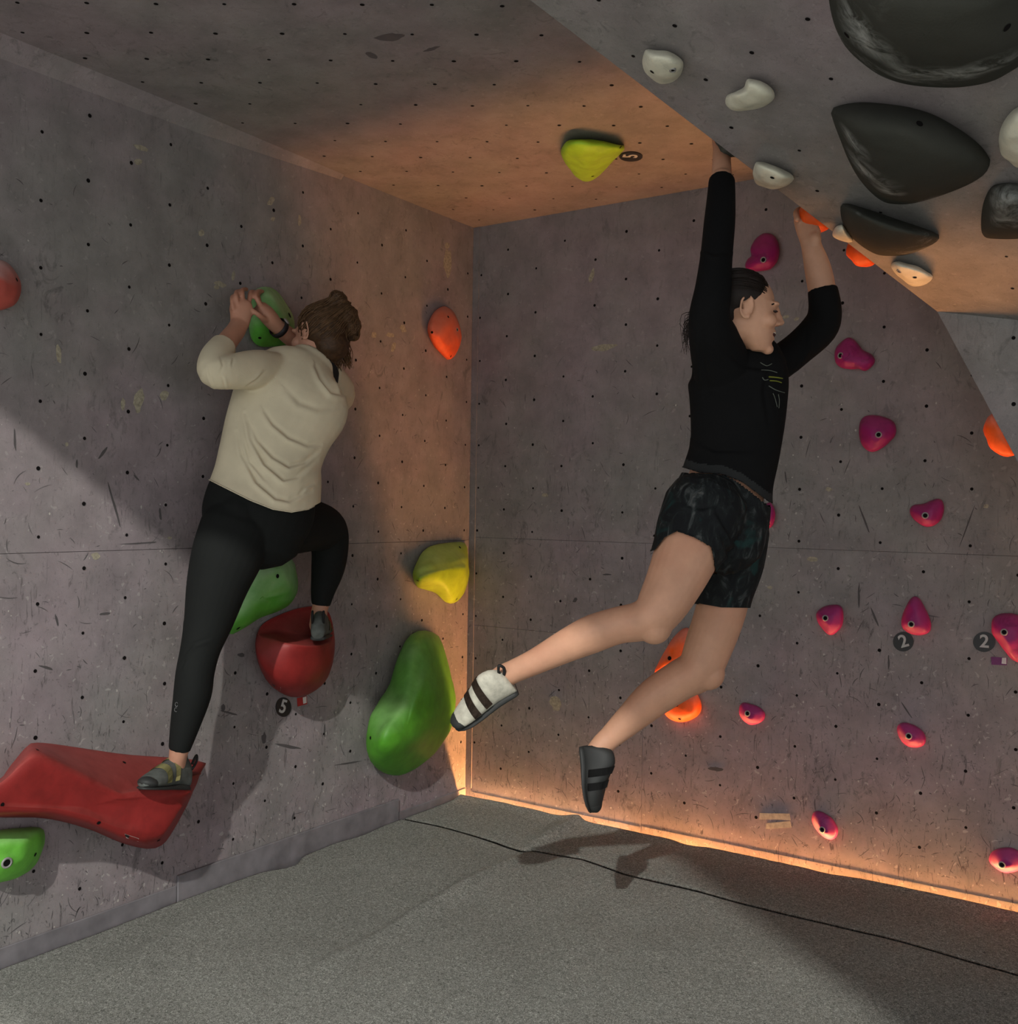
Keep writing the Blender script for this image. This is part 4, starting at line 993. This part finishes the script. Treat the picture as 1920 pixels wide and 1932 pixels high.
# neckline
nc = LW(620, 702, .30)
folds(me, [([(498, 775), (515, 800), (545, 825), (580, 840), (604, 838)], .0075, 6), ([(470, 795), (485, 830), (515, 862), (545, 880), (575, 872), (600, 850)], .0075, 6),
           ([(463, 780), (475, 830), (500, 875), (535, 905), (560, 900), (595, 868)], .0085, 6), ([(448, 815), (458, 860), (485, 910), (520, 940), (545, 945), (585, 925)], .0075, 6),
           ([(458, 820), (470, 870), (500, 905)], .005, 5), ([(565, 932), (575, 920), (592, 912)], .006, 4), ([(595, 690), (605, 715), (625, 740), (645, 745)], .009, 6), ([(630, 712), (640, 725), (647, 745)], .006, 5),
           ([(540, 735), (565, 760), (600, 772), (640, 768)], .004, 9), ([(393, 690), (398, 715), (405, 730)], .004, 3.5), ([(415, 672), (420, 690), (415, 700)], .003, 3.5), ([(425, 735), (423, 722), (420, 712)], .003, 3), ([(440, 676), (436, 690)], .003, 3), ([(500, 700), (485, 716), (466, 728)], .005, 4)])
sho = obj('long_sleeved_top', me, M_CREAMTOP, None, True); own(p1, sho); sho.modifiers.new('t', 'SOLIDIFY').thickness = .003
# black undershirt at the nape and the hair tie side of the neck
bm = bmesh.new(); tube(bm, [stL(596, 706, .293, 46, .75), stL(607, 688, .294, 36.5, .90)], n=24, round_ends=(True, False)); u_ = obj('undershirt', remesh(bm, .004, 2), M_UNDER, None, True); own(p1, u_)
# leggings
bm = bmesh.new()
PEL = [stL(480, 1010, .268, 92, .78), stL(486, 975, .27, 103, .76), stL(496, 930, .27, 100, .72), stL(500, 905, .27, 92, .70)]
tube(bm, PEL, n=30); tube(bm, LEG1L, n=26, round_ends=(True, False)); tube(bm, LEG1R, n=26, round_ends=(True, False))
ball(bm, LW(492, 995, .262), (.085, .11, .085)); ball(bm, LW(455, 985, .28), (.085, .09, .11)); ball(bm, LW(535, 985, .265), (.08, .09, .085))
me = remesh(bm, .0046, 6)
folds(me, [([(345, 1238), (365, 1215), (395, 1205)], .003, 4), ([(342, 1262), (350, 1245)], .003, 3)])
lg = obj('leggings', me, M_LEGG, None, True); own(p1, lg)
# small logo on the calf: two tiny rings
for k, (lx, ly) in enumerate(((333, 1329), (332, 1339))):
    dgb = BVHTree.FromPolygons([v.co for v in me.vertices], [p.vertices for p in me.polygons]); d = ray(lx, ly).normalized(); loc = dgb.ray_cast(CAM, d)[0]
    if loc:
        bm = bmesh.new(); c = loc - d * .002
        strand(bm, [c + RT * (.0045 * math.cos(t)) + UP * (.0065 * math.sin(t)) for t in [math.radians(60 * q if k == 0 else 50 + 52 * q) for q in range(7 if k == 0 else 6)]], .0011, .0011, 4, 2)
        own(lg, obj('logo', bm_mesh('logo', bm), M_PRINT))
for o in [c for c in COL.objects if c.name.startswith('logo')]: o.parent = lg; o.matrix_parent_inverse = Matrix.Identity(4)
# hair: cap, bun, strands
bm = bmesh.new()
ball(bm, h1(0, -.026, .036), (.086, .098, .087), h1.ax, 28)
ball(bm, h1(.008, -.055, -.030), (.068, .060, .066), h1.ax, 22)
BUNS = [(LW(634, 561, .37), .0235), (LW(644, 580, .38), .030), (LW(653, 597, .385), .038), (LW(661, 614, .385), .034), (LW(666, 630, .375), .024)]
for c, r in BUNS: ball(bm, c, (r, r, r), None, 16)
me = remesh(bm, .005, 2)
for v in me.vertices: v.co = v.co + v.normal * .0045 * noise.noise(V((v.co.x * 22, v.co.y * 22, v.co.z * 60)))
hair = obj('hair', me, M_HAIR1, None, True); own(p1, hair)
bm = bmesh.new(); rnd = random.Random(3); bt = BVHTree.FromPolygons([v.co for v in me.vertices], [p.vertices for p in me.polygons])
def on_hair(bt, p, c, off=.002):
    d = (p - c).normalized(); hit = bt.ray_cast(c + d * .3, -d)[0]; return (hit + d * off) if hit else p
tie = LW(645, 590, .36); hcen = h1(0, -.02, .03)
for i in range(240):                                        # combed from the sides and nape towards the tie
    a = rnd.uniform(-2.6, 2.6); el = rnd.uniform(-.75, .75)
    sdir = h1.x * math.sin(a) - h1.y * math.cos(a) * .9 + h1.z * el
    s0 = hcen + sdir.normalized() * .1; pts = []
    for k in range(6):
        q = s0.lerp(tie, k / 5 * .92); q = on_hair(bt, hcen + (q - hcen).normalized() * .13, hcen, .0016 + .003 * rnd.random()); pts.append(q + V((rnd.gauss(0, .0015), rnd.gauss(0, .0015), rnd.gauss(0, .0015))))
    strand(bm, pts, .0017, .0011, 4, 3)
for c, r in BUNS:                                            # loops round the bun
    for i in range(46):
        ax = V((rnd.gauss(0, 1), rnd.gauss(0, 1), rnd.gauss(0, 1))).normalized(); u_ax = ax.orthogonal().normalized(); w_ax = ax.cross(u_ax); ph = rnd.uniform(0, 6.28); ln = rnd.uniform(1.2, 3.0); rr = r * rnd.uniform(.99, 1.07)
        strand(bm, [c + (u_ax * math.cos(ph + ln * q / 5) + w_ax * math.sin(ph + ln * q / 5)) * rr for q in range(6)], .0018, .0009, 4, 2)
for (x, y, dx, dy) in [(640, 650, 3, 40), (648, 652, 10, 40), (636, 660, -4, 36), (630, 664, 2, 32), (645, 660, 14, 34), (624, 664, -3, 28), (650, 645, 8, 46), (638, 670, 6, 26), (655, 640, 4, 44), (652, 655, 6, 34), (632, 655, 6, 30), (622, 668, 4, 24)]:
    for k in range(7):
        x0, y0 = x + rnd.gauss(0, 4), y + rnd.gauss(0, 3); wv = .325 + rnd.uniform(-.015, .012) if x > 590 else .335
        wv = .345 + rnd.uniform(-.012, .012); pts = [LW(x0 + dx * t + 3 * math.sin(t * 6 + k), y0 + dy * t, wv - .008 * t) for t in (0, .25, .5, .75, 1)]
        strand(bm, pts, .0018, .0007, 4, 3)
hs = obj('loose_strands', bm_mesh('loose_strands', bm), hair_mat('brown_hair_light', (.085, .046, .022)), hair); hs['kind'] = 'stuff'
hs.matrix_parent_inverse = hair.matrix_parent_inverse.copy() if False else Matrix.Identity(4)
# watch
bm = bmesh.new(); c = LW(526, 619, .16); axd = (LW(545, 634, .15) - LW(511, 603, .158)).normalized(); a = axd.orthogonal().normalized(); b = axd.cross(a); rr = px_r(17.5, c); row = []
for q in range(28):
    t = 2 * math.pi * q / 28; row.append([bm.verts.new(c + (a * math.cos(t) + b * math.sin(t)) * (rr + e) + axd * s_) for s_, e in ((-.010, 0), (-.010, .003), (.010, .003), (.010, 0))])
for q in range(28):
    for k in range(4): bm.faces.new((row[q][k], row[q][(k + 1) % 4], row[(q + 1) % 28][(k + 1) % 4], row[(q + 1) % 28][k]))
wt = obj('watch', bm_mesh('watch', bm), M_WATCH, None, True); own(p1, wt); wt['label'] = 'dark band watch on the right wrist'
bm = bmesh.new(); f_ = (UP * .7 + RT * .7 - FW * .2); f_ = (f_ - axd * f_.dot(axd)).normalized(); g_ = axd.cross(f_); ball(bm, c + f_ * (rr + .004), (.013, .013, .005), (axd, g_, f_), 14); obj('watch_face', bm_mesh('watch_face', bm), M_RIM, wt, True)
# shoes
s1, fr1, L1 = shoe(p1, 'climbing_shoe', LW(349, 1488, .175), LW(266, 1487, .235), (0, 0, 1), (M_SHOEGREY, M_RUBBER, M_SHOEYEL, M_LOOP), .041, .052, 'grey climbing shoe with yellow panels on the red ledge', 2, 2)
s2, fr2, L2 = shoe(p1, 'climbing_shoe', LW(599, 1207, .215), LW(606, 1197, .03), (0, 0, 1), (M_SHOEGREY, M_RUBBER, M_SHOEYEL, M_LOOP), .042, .050, 'grey climbing shoe seen from the heel in the red bowl', 2, 2)

# ---------- the climber swinging from the overhang (black top, patterned shorts)
def stR(x, y, d, hw, kz): p = at(x, y, d); r = hw * d / F; return (p, r, r * kz)
p2 = empty('person', at(1115, 1532, 3.0))
tag(p2, 'laughing climber in black top and patterned shorts swinging from the overhang by both hands', 'person')
TOR2 = [stR(1352, 1010, 2.86, 86, .80), stR(1358, 955, 2.86, 86, .74), stR(1372, 905, 2.86, 78, .72), stR(1385, 840, 2.86, 80, .70), stR(1391, 765, 2.86, 86, .70), stR(1388, 700, 2.87, 88, .62), stR(1368, 648, 2.88, 62, .70), stR(1362, 612, 2.88, 40, .9)]
ARM2N = [stR(1368, 735, 2.85, 50, .8), stR(1355, 668, 2.79, 52, .9), stR(1338, 605, 2.70, 40, 1.0), stR(1345, 545, 2.69, 34.5, 1.0), stR(1351, 485, 2.72, 30.5, 1.0), stR(1357, 420, 2.77, 29.5, 1.0), stR(1360, 375, 2.81, 27, 1.0), stR(1361.5, 338, 2.84, 24.5, 1.0)]
FORE2N = [stR(1357, 420, 2.77, 24, 1.0), stR(1361, 345, 2.84, 20.5, 1.0), stR(1361, 305, 2.88, 17.5, .95), stR(1362, 280, 2.92, 17, .8)]
ARM2F = [stR(1425, 695, 2.92, 46, .9), stR(1462, 688, 2.95, 35, 1.0), stR(1505, 658, 2.98, 32, 1.0), stR(1545, 620, 3.0, 34, 1.0), stR(1556, 588, 3.0, 31, 1.0), stR(1551, 543, 3.0, 27.5, 1.0)]
FORE2F = [stR(1556, 590, 3.0, 25, 1.0), stR(1549, 540, 3.0, 25.5, 1.0), stR(1541, 502, 3.0, 24, .95), stR(1532, 470, 3.0, 19.5, .85), stR(1527, 452, 3.0, 18, .75)]
LEG2N = [stR(1318, 985, 2.78, 70, .95), stR(1297, 1040, 2.75, 61, 1.0), stR(1268, 1105, 2.72, 53, 1.05), stR(1238, 1155, 2.70, 45, 1.1), stR(1208, 1172, 2.71, 38, 1.1), stR(1165, 1180, 2.73, 35, 1.05), stR(1115, 1197, 2.76, 36, 1.0), stR(1065, 1220, 2.79, 31, 1.0), stR(1010, 1248, 2.82, 24.5, 1.0), stR(966, 1268, 2.85, 22, 1.0), stR(945, 1280, 2.86, 23, 1.0)]
LEG2F = [stR(1385, 1010, 2.94, 66, .95), stR(1375, 1080, 2.97, 55, 1.0), stR(1360, 1150, 2.99, 47, 1.05), stR(1338, 1215, 3.0, 45, 1.1), stR(1318, 1262, 3.0, 41, 1.1), stR(1285, 1282, 3.01, 38, 1.05), stR(1235, 1315, 3.03, 36, 1.0), stR(1190, 1355, 3.05, 29, 1.0), stR(1150, 1392, 3.06, 22, 1.0), stR(1132, 1410, 3.06, 21, 1.0)]
bm = bmesh.new()
tube(bm, shrink(TOR2, .93)); tube(bm, shrink(ARM2N, .88)); tube(bm, FORE2N); tube(bm, shrink(ARM2F, .88)); tube(bm, FORE2F); tube(bm, shrink(LEG2N[:1], .85) + LEG2N[1:], n=24); tube(bm, shrink(LEG2F[:2], .86) + LEG2F[2:], n=24)
ball(bm, at(1234, 1180, 2.69), (.048, .048, .05)); ball(bm, at(1335, 1270, 2.985), (.050, .05, .05))
tube(bm, LEG2N[-2:] + [stR(915, 1312, 2.87, 24, 1.0), stR(880, 1345, 2.88, 18, .9)]); tube(bm, LEG2F[-2:] + [stR(1118, 1440, 3.06, 22, 1), stR(1114, 1490, 3.05, 17, .9)])
# head: faces right, chin dropped a little, turned slightly to us
HC2 = at(1405, 590, 2.765)
h2 = frame(HC2, RT * 1.0 - UP * .10 - FW * .05, UP * 1.0 + RT * .10 - FW * .06, .92)
tube(bm, [stR(1385, 690, 2.87, 48, .9), stR(1394, 650, 2.84, 38, .9), (h2(0, -.012, -.03), .055, .055)])
head_parts(bm, h2, .011)
# bent arm's hand: palm against the orange hold, fingers hooked behind it, thumb along it
def RP(x, y, d): return at(x, y, d)
tube(bm, [stR(1528, 456, 3.0, 18, .72), stR(1524, 440, 3.005, 19.5, .62), stR(1518, 424, 3.015, 19, .60), stR(1512, 410, 3.025, 16, .6)], n=18)
for k, (a, b, c, e) in enumerate([((1504, 414), (1501, 402), (1508, 395), (1522, 398)), ((1510, 412), (1507, 398), (1514, 392), (1527, 398)), ((1515, 412), (1512, 399), (1519, 394), (1531, 402)), ((1520, 414), (1517, 402), (1524, 398), (1535, 408))]):
    dd = .018 * k; finger([(*a, 3.0 + dd), (*b, 3.02 + dd), (*c, 3.05 + dd), (*e, 3.07 + dd)], .0086, RP)
finger([(1537, 452, 2.985), (1542, 441, 2.985), (1538, 428, 3.0), (1529, 417, 3.02)], .0105, RP)
ball(bm, at(1536, 452, 2.985), (.020, .018, .022))
# straight arm's hand, closed on the dark hold behind the ridge
tube(bm, [stR(1362, 284, 2.91, 17.5, .75), stR(1363, 270, 2.94, 20, .65), stR(1364, 256, 2.97, 21, .6)], n=18)
for k in range(4): finger([(1352 + 8 * k, 257, 2.97), (1352 + 8 * k, 246, 2.995), (1355 + 8 * k, 242, 3.02), (1360 + 8 * k, 250, 3.04)], .0086, RP)
finger([(1372, 276, 2.93), (1379, 270, 2.95), (1384, 266, 2.975)], .010, RP)
body = obj('body', remesh(bm, .0042, 3), M_SKIN2, None, True); own(p2, body)
# eyes, brows, mouth
for s in (-1, 1):
    bm = bmesh.new(); ball(bm, h2(s * .030, .0800, .006), (.015, .0095, .0038), h2.ax, 12); e_ = obj('eye', bm_mesh('eye', bm), M_EYE, None, True); own(p2, e_)
    bm = bmesh.new(); strand(bm, [h2(s * .014, .0870, .027), h2(s * .026, .0870, .032), h2(s * .042, .080, .030), h2(s * .052, .066, .022)], .0036, .0020, 6); e_ = obj('eyebrow', bm_mesh('eyebrow', bm), M_HAIR2, None, True); own(p2, e_)
bm = bmesh.new(); ball(bm, h2(0, .0845, -.0575), (.022, .0105, .0080), h2.ax, 14); e_ = obj('mouth', bm_mesh('mouth', bm), M_MOUTH, None, True); own(p2, e_)
bm = bmesh.new(); ball(bm, h2(0, .0850, -.0525), (.019, .0112, .0038), h2.ax, 14); obj('teeth', bm_mesh('teeth', bm), M_TEETH, e_, True).matrix_parent_inverse = Matrix.Identity(4)
# hair, slicked back, and the tail behind the shoulder
bm = bmesh.new(); ball(bm, h2(0, -.026, .045), (.081, .093, .080), h2.ax, 28); ball(bm, h2(0, -.062, .0), (.066, .055, .062), h2.ax, 20)
me = remesh(bm, .005, 4)
hair2 = obj('hair', me, M_HAIR2, None, True); own(p2, hair2)
bt2 = BVHTree.FromPolygons([v.co for v in me.vertices], [p.vertices for p in me.polygons]); bm = bmesh.new(); hc = h2(0, -.02, .03); tie2 = h2(0, -.13, .03)
for i in range(260):
    a = rnd.uniform(-1, 1); sd = h2.x * rnd.uniform(-1.1, 1.1) + h2.y * rnd.uniform(.2, 1.0) + h2.z * rnd.uniform(.25, 1.1); s0 = hc + sd.normalized() * .1
    strand(bm, [on_hair(bt2, hc + (s0.lerp(tie2, k / 5) - hc).normalized() * .12, hc, .0010 + .001 * rnd.random()) for k in range(6)], .0011, .0008, 4, 3)
for i in range(60):
    x0, y0 = 1345 + rnd.gauss(0, 8), 560 + rnd.gauss(0, 8); strand(bm, [at(x0, y0, 2.93), at(1325 + rnd.gauss(0, 8), 590 + rnd.gauss(0, 8), 2.97), at(1303 + rnd.gauss(0, 7), 612 + rnd.gauss(0, 10), 2.97), at(1294 + rnd.gauss(0, 5), 640 + rnd.gauss(0, 14), 2.97)], .0014, .0006, 4, 4)
hs2 = obj('loose_strands', bm_mesh('loose_strands', bm), M_HAIR2, hair2); hs2['kind'] = 'stuff'
# top
bm = bmesh.new()
sh2 = [stR(1362, 960, 2.86, 95, .78), stR(1370, 910, 2.86, 87, .76), stR(1386, 845, 2.86, 84, .76), stR(1392, 765, 2.86, 90, .76), stR(1389, 700, 2.87, 92, .66), stR(1368, 650, 2.88, 66, .74), stR(1360, 615, 2.88, 44, .9)]
tube(bm, sh2, n=32); tube(bm, ARM2N, n=24, round_ends=(True, False)); tube(bm, ARM2F, n=24, round_ends=(True, False))
me = remesh(bm, .0046, 12)
hem2 = [(1270, 876), (1288, 880), (1320, 890), (1362, 893), (1400, 908), (1452, 946), (1475, 955)]
me = cut_pix(me, lambda x, y: y - interp(hem2, x), 5)
folds(me, [([(1320, 600), (1325, 680), (1335, 760)], .004, 8), ([(1450, 690), (1440, 740), (1450, 800)], .004, 8), ([(1310, 830), (1350, 850), (1420, 850)], .005, 8), ([(1500, 690), (1520, 655), (1522, 620)], .004, 6), ([(1320, 470), (1350, 480), (1378, 475)], .003, 5), ([(1340, 640), (1400, 690), (1470, 700)], .004, 8)])
M_BAND = cloth_mat('dark_grey_hem', (.020, .021, .021))
tp = obj('black_top', me, M_TEE, None, True); me.materials.append(M_BAND)
for pg in me.polygons:
    x, y, z = pix(pg.center)
    if 0 < interp(hem2, x) - y < 15: pg.material_index = 1
own(p2, tp); tp.modifiers.new('t', 'SOLIDIFY').thickness = .003
# printed chest lettering, worn away to streaks
bt3 = BVHTree.FromPolygons([v.co for v in me.vertices], [p.vertices for p in me.polygons])
M_PRINTY = plain('yellow_print', (.16, .17, .02), .7); M_PRINTG = plain('grey_print', (.10, .11, .09), .7)
for pts, m_, r in [([(1434, 684), (1446, 690), (1456, 686)], M_PRINTG, .0012), ([(1436, 698), (1452, 699), (1466, 703)], M_PRINTG, .0013), ([(1450, 711), (1464, 712), (1476, 714)], M_PRINTY, .0022), ([(1452, 718), (1465, 719), (1474, 722)], M_PRINTY, .0018), ([(1450, 728), (1464, 736), (1480, 741)], M_PRINTG, .0013), ([(1438, 712), (1442, 717), (1449, 716)], M_PRINTG, .0014), ([(1458, 742), (1462, 752), (1466, 768)], M_PRINTG, .0010), ([(1468, 744), (1470, 756), (1469, 770)], M_PRINTG, .0010)]:
    q = []
    for x, y in pts:
        d = ray(x, y).normalized(); l_ = bt3.ray_cast(CAM, d)[0]
        if l_: q.append(l_ - d * .0022)
    if len(q) > 1:
        bm = bmesh.new(); strand(bm, q, r, r * .8, 5, 4); lo = obj('chest_print', bm_mesh('chest_print', bm), m_, tp)
# shorts with a plain waistband
bm = bmesh.new()
tube(bm, [stR(1350, 1020, 2.86, 92, .80), stR(1352, 985, 2.86, 97, .78), stR(1362, 940, 2.86, 92, .76), stR(1371, 905, 2.86, 84, .75), stR(1375, 885, 2.86, 80, .74)], n=32)
tube(bm, [stR(1330, 960, 2.79, 80, .95), stR(1310, 1005, 2.77, 74, 1.0), stR(1294, 1045, 2.75, 66, 1.05), stR(1268, 1105, 2.72, 58, 1.06)], n=28, round_ends=(True, False))
tube(bm, [stR(1386, 1000, 2.93, 64, .98), stR(1378, 1060, 2.96, 62, 1.02), stR(1364, 1120, 2.98, 55, 1.08), stR(1358, 1160, 2.99, 53, 1.1)], n=28, round_ends=(True, False))
me = remesh(bm, .0046, 4)
near_d = lambda co: (co - CAM).dot(FW)
hemN = [(1215, 1042), (1233, 1036), (1252, 1012), (1276, 1000), (1310, 1012), (1340, 1030), (1358, 1048), (1372, 1090), (1385, 1140)]
hemF = [(1290, 1134), (1315, 1138), (1360, 1146), (1410, 1147), (1440, 1147)]
AX0, AX1 = at(1318, 985, 2.78), at(1268, 1105, 2.72)
def leg_side(co):                                # True when the point belongs to the far leg
    a = AX1 - AX0; t = (co - AX0).dot(a) / a.length_squared; dn = (co - AX0 - a * t).length
    b0, b1 = at(1385, 1010, 2.94), at(1360, 1150, 2.99); b = b1 - b0; t2 = (co - b0).dot(b) / b.length_squared; return (co - b0 - b * t2).length < dn - .002
bm = bmesh.new(); bm.from_mesh(me); bpy.data.meshes.remove(me); dele = []
for v in bm.verts:
    x, y, z = pix(v.co); far = leg_side(v.co); s = y - interp(hemF if far else hemN, x)
    if not far and x > 1340: s = max(s - 60 * smoothstep(1340, 1358, x), y - interp(hemF, x))
    if s > 5: dele.append(v)
    elif s > 0: v.co = v.co + UP * (s * z / F)
    wb_ = interp([(1290, 896), (1320, 897), (1362, 899), (1385, 908), (1410, 927), (1450, 958)], x)
    if y < wb_ - 5: dele.append(v)
bmesh.ops.delete(bm, geom=list(set(dele)), context='VERTS'); me = bm_mesh('shorts', bm, False)
folds(me, [([(1350, 965), (1370, 1000), (1395, 1040)], .005, 6), ([(1290, 950), (1320, 960), (1350, 955)], .004, 6), ([(1400, 1060), (1385, 1100), (1370, 1135)], .004, 6), ([(1360, 1010), (1375, 1050), (1372, 1100)], .005, 7)])
so_ = obj('patterned_shorts', me, M_SHORTS, None, True); own(p2, so_); so_.modifiers.new('t', 'SOLIDIFY').thickness = .003
# shoes
cm = (M_SHOECREAM, M_RUBBER, M_STRAP, M_LOOP)
shoe(p2, 'climbing_shoe', at(975, 1300, 2.86), at(858, 1372, 2.88), UP * .55 - RT * .75 - FW * .55, cm, .044, .052, 'cream climbing shoe with brown straps on the trailing foot', 2, 1)
shoe(p2, 'climbing_shoe', at(1098, 1408, 3.075), at(1116, 1533, 3.04), RT * 1.0 + UP * .1 - FW * .5, (M_RUBBER, M_RUBBER, M_LOOP, M_LOOP), .042, .048, 'dark climbing shoe on the lower hanging foot', 2, 1)
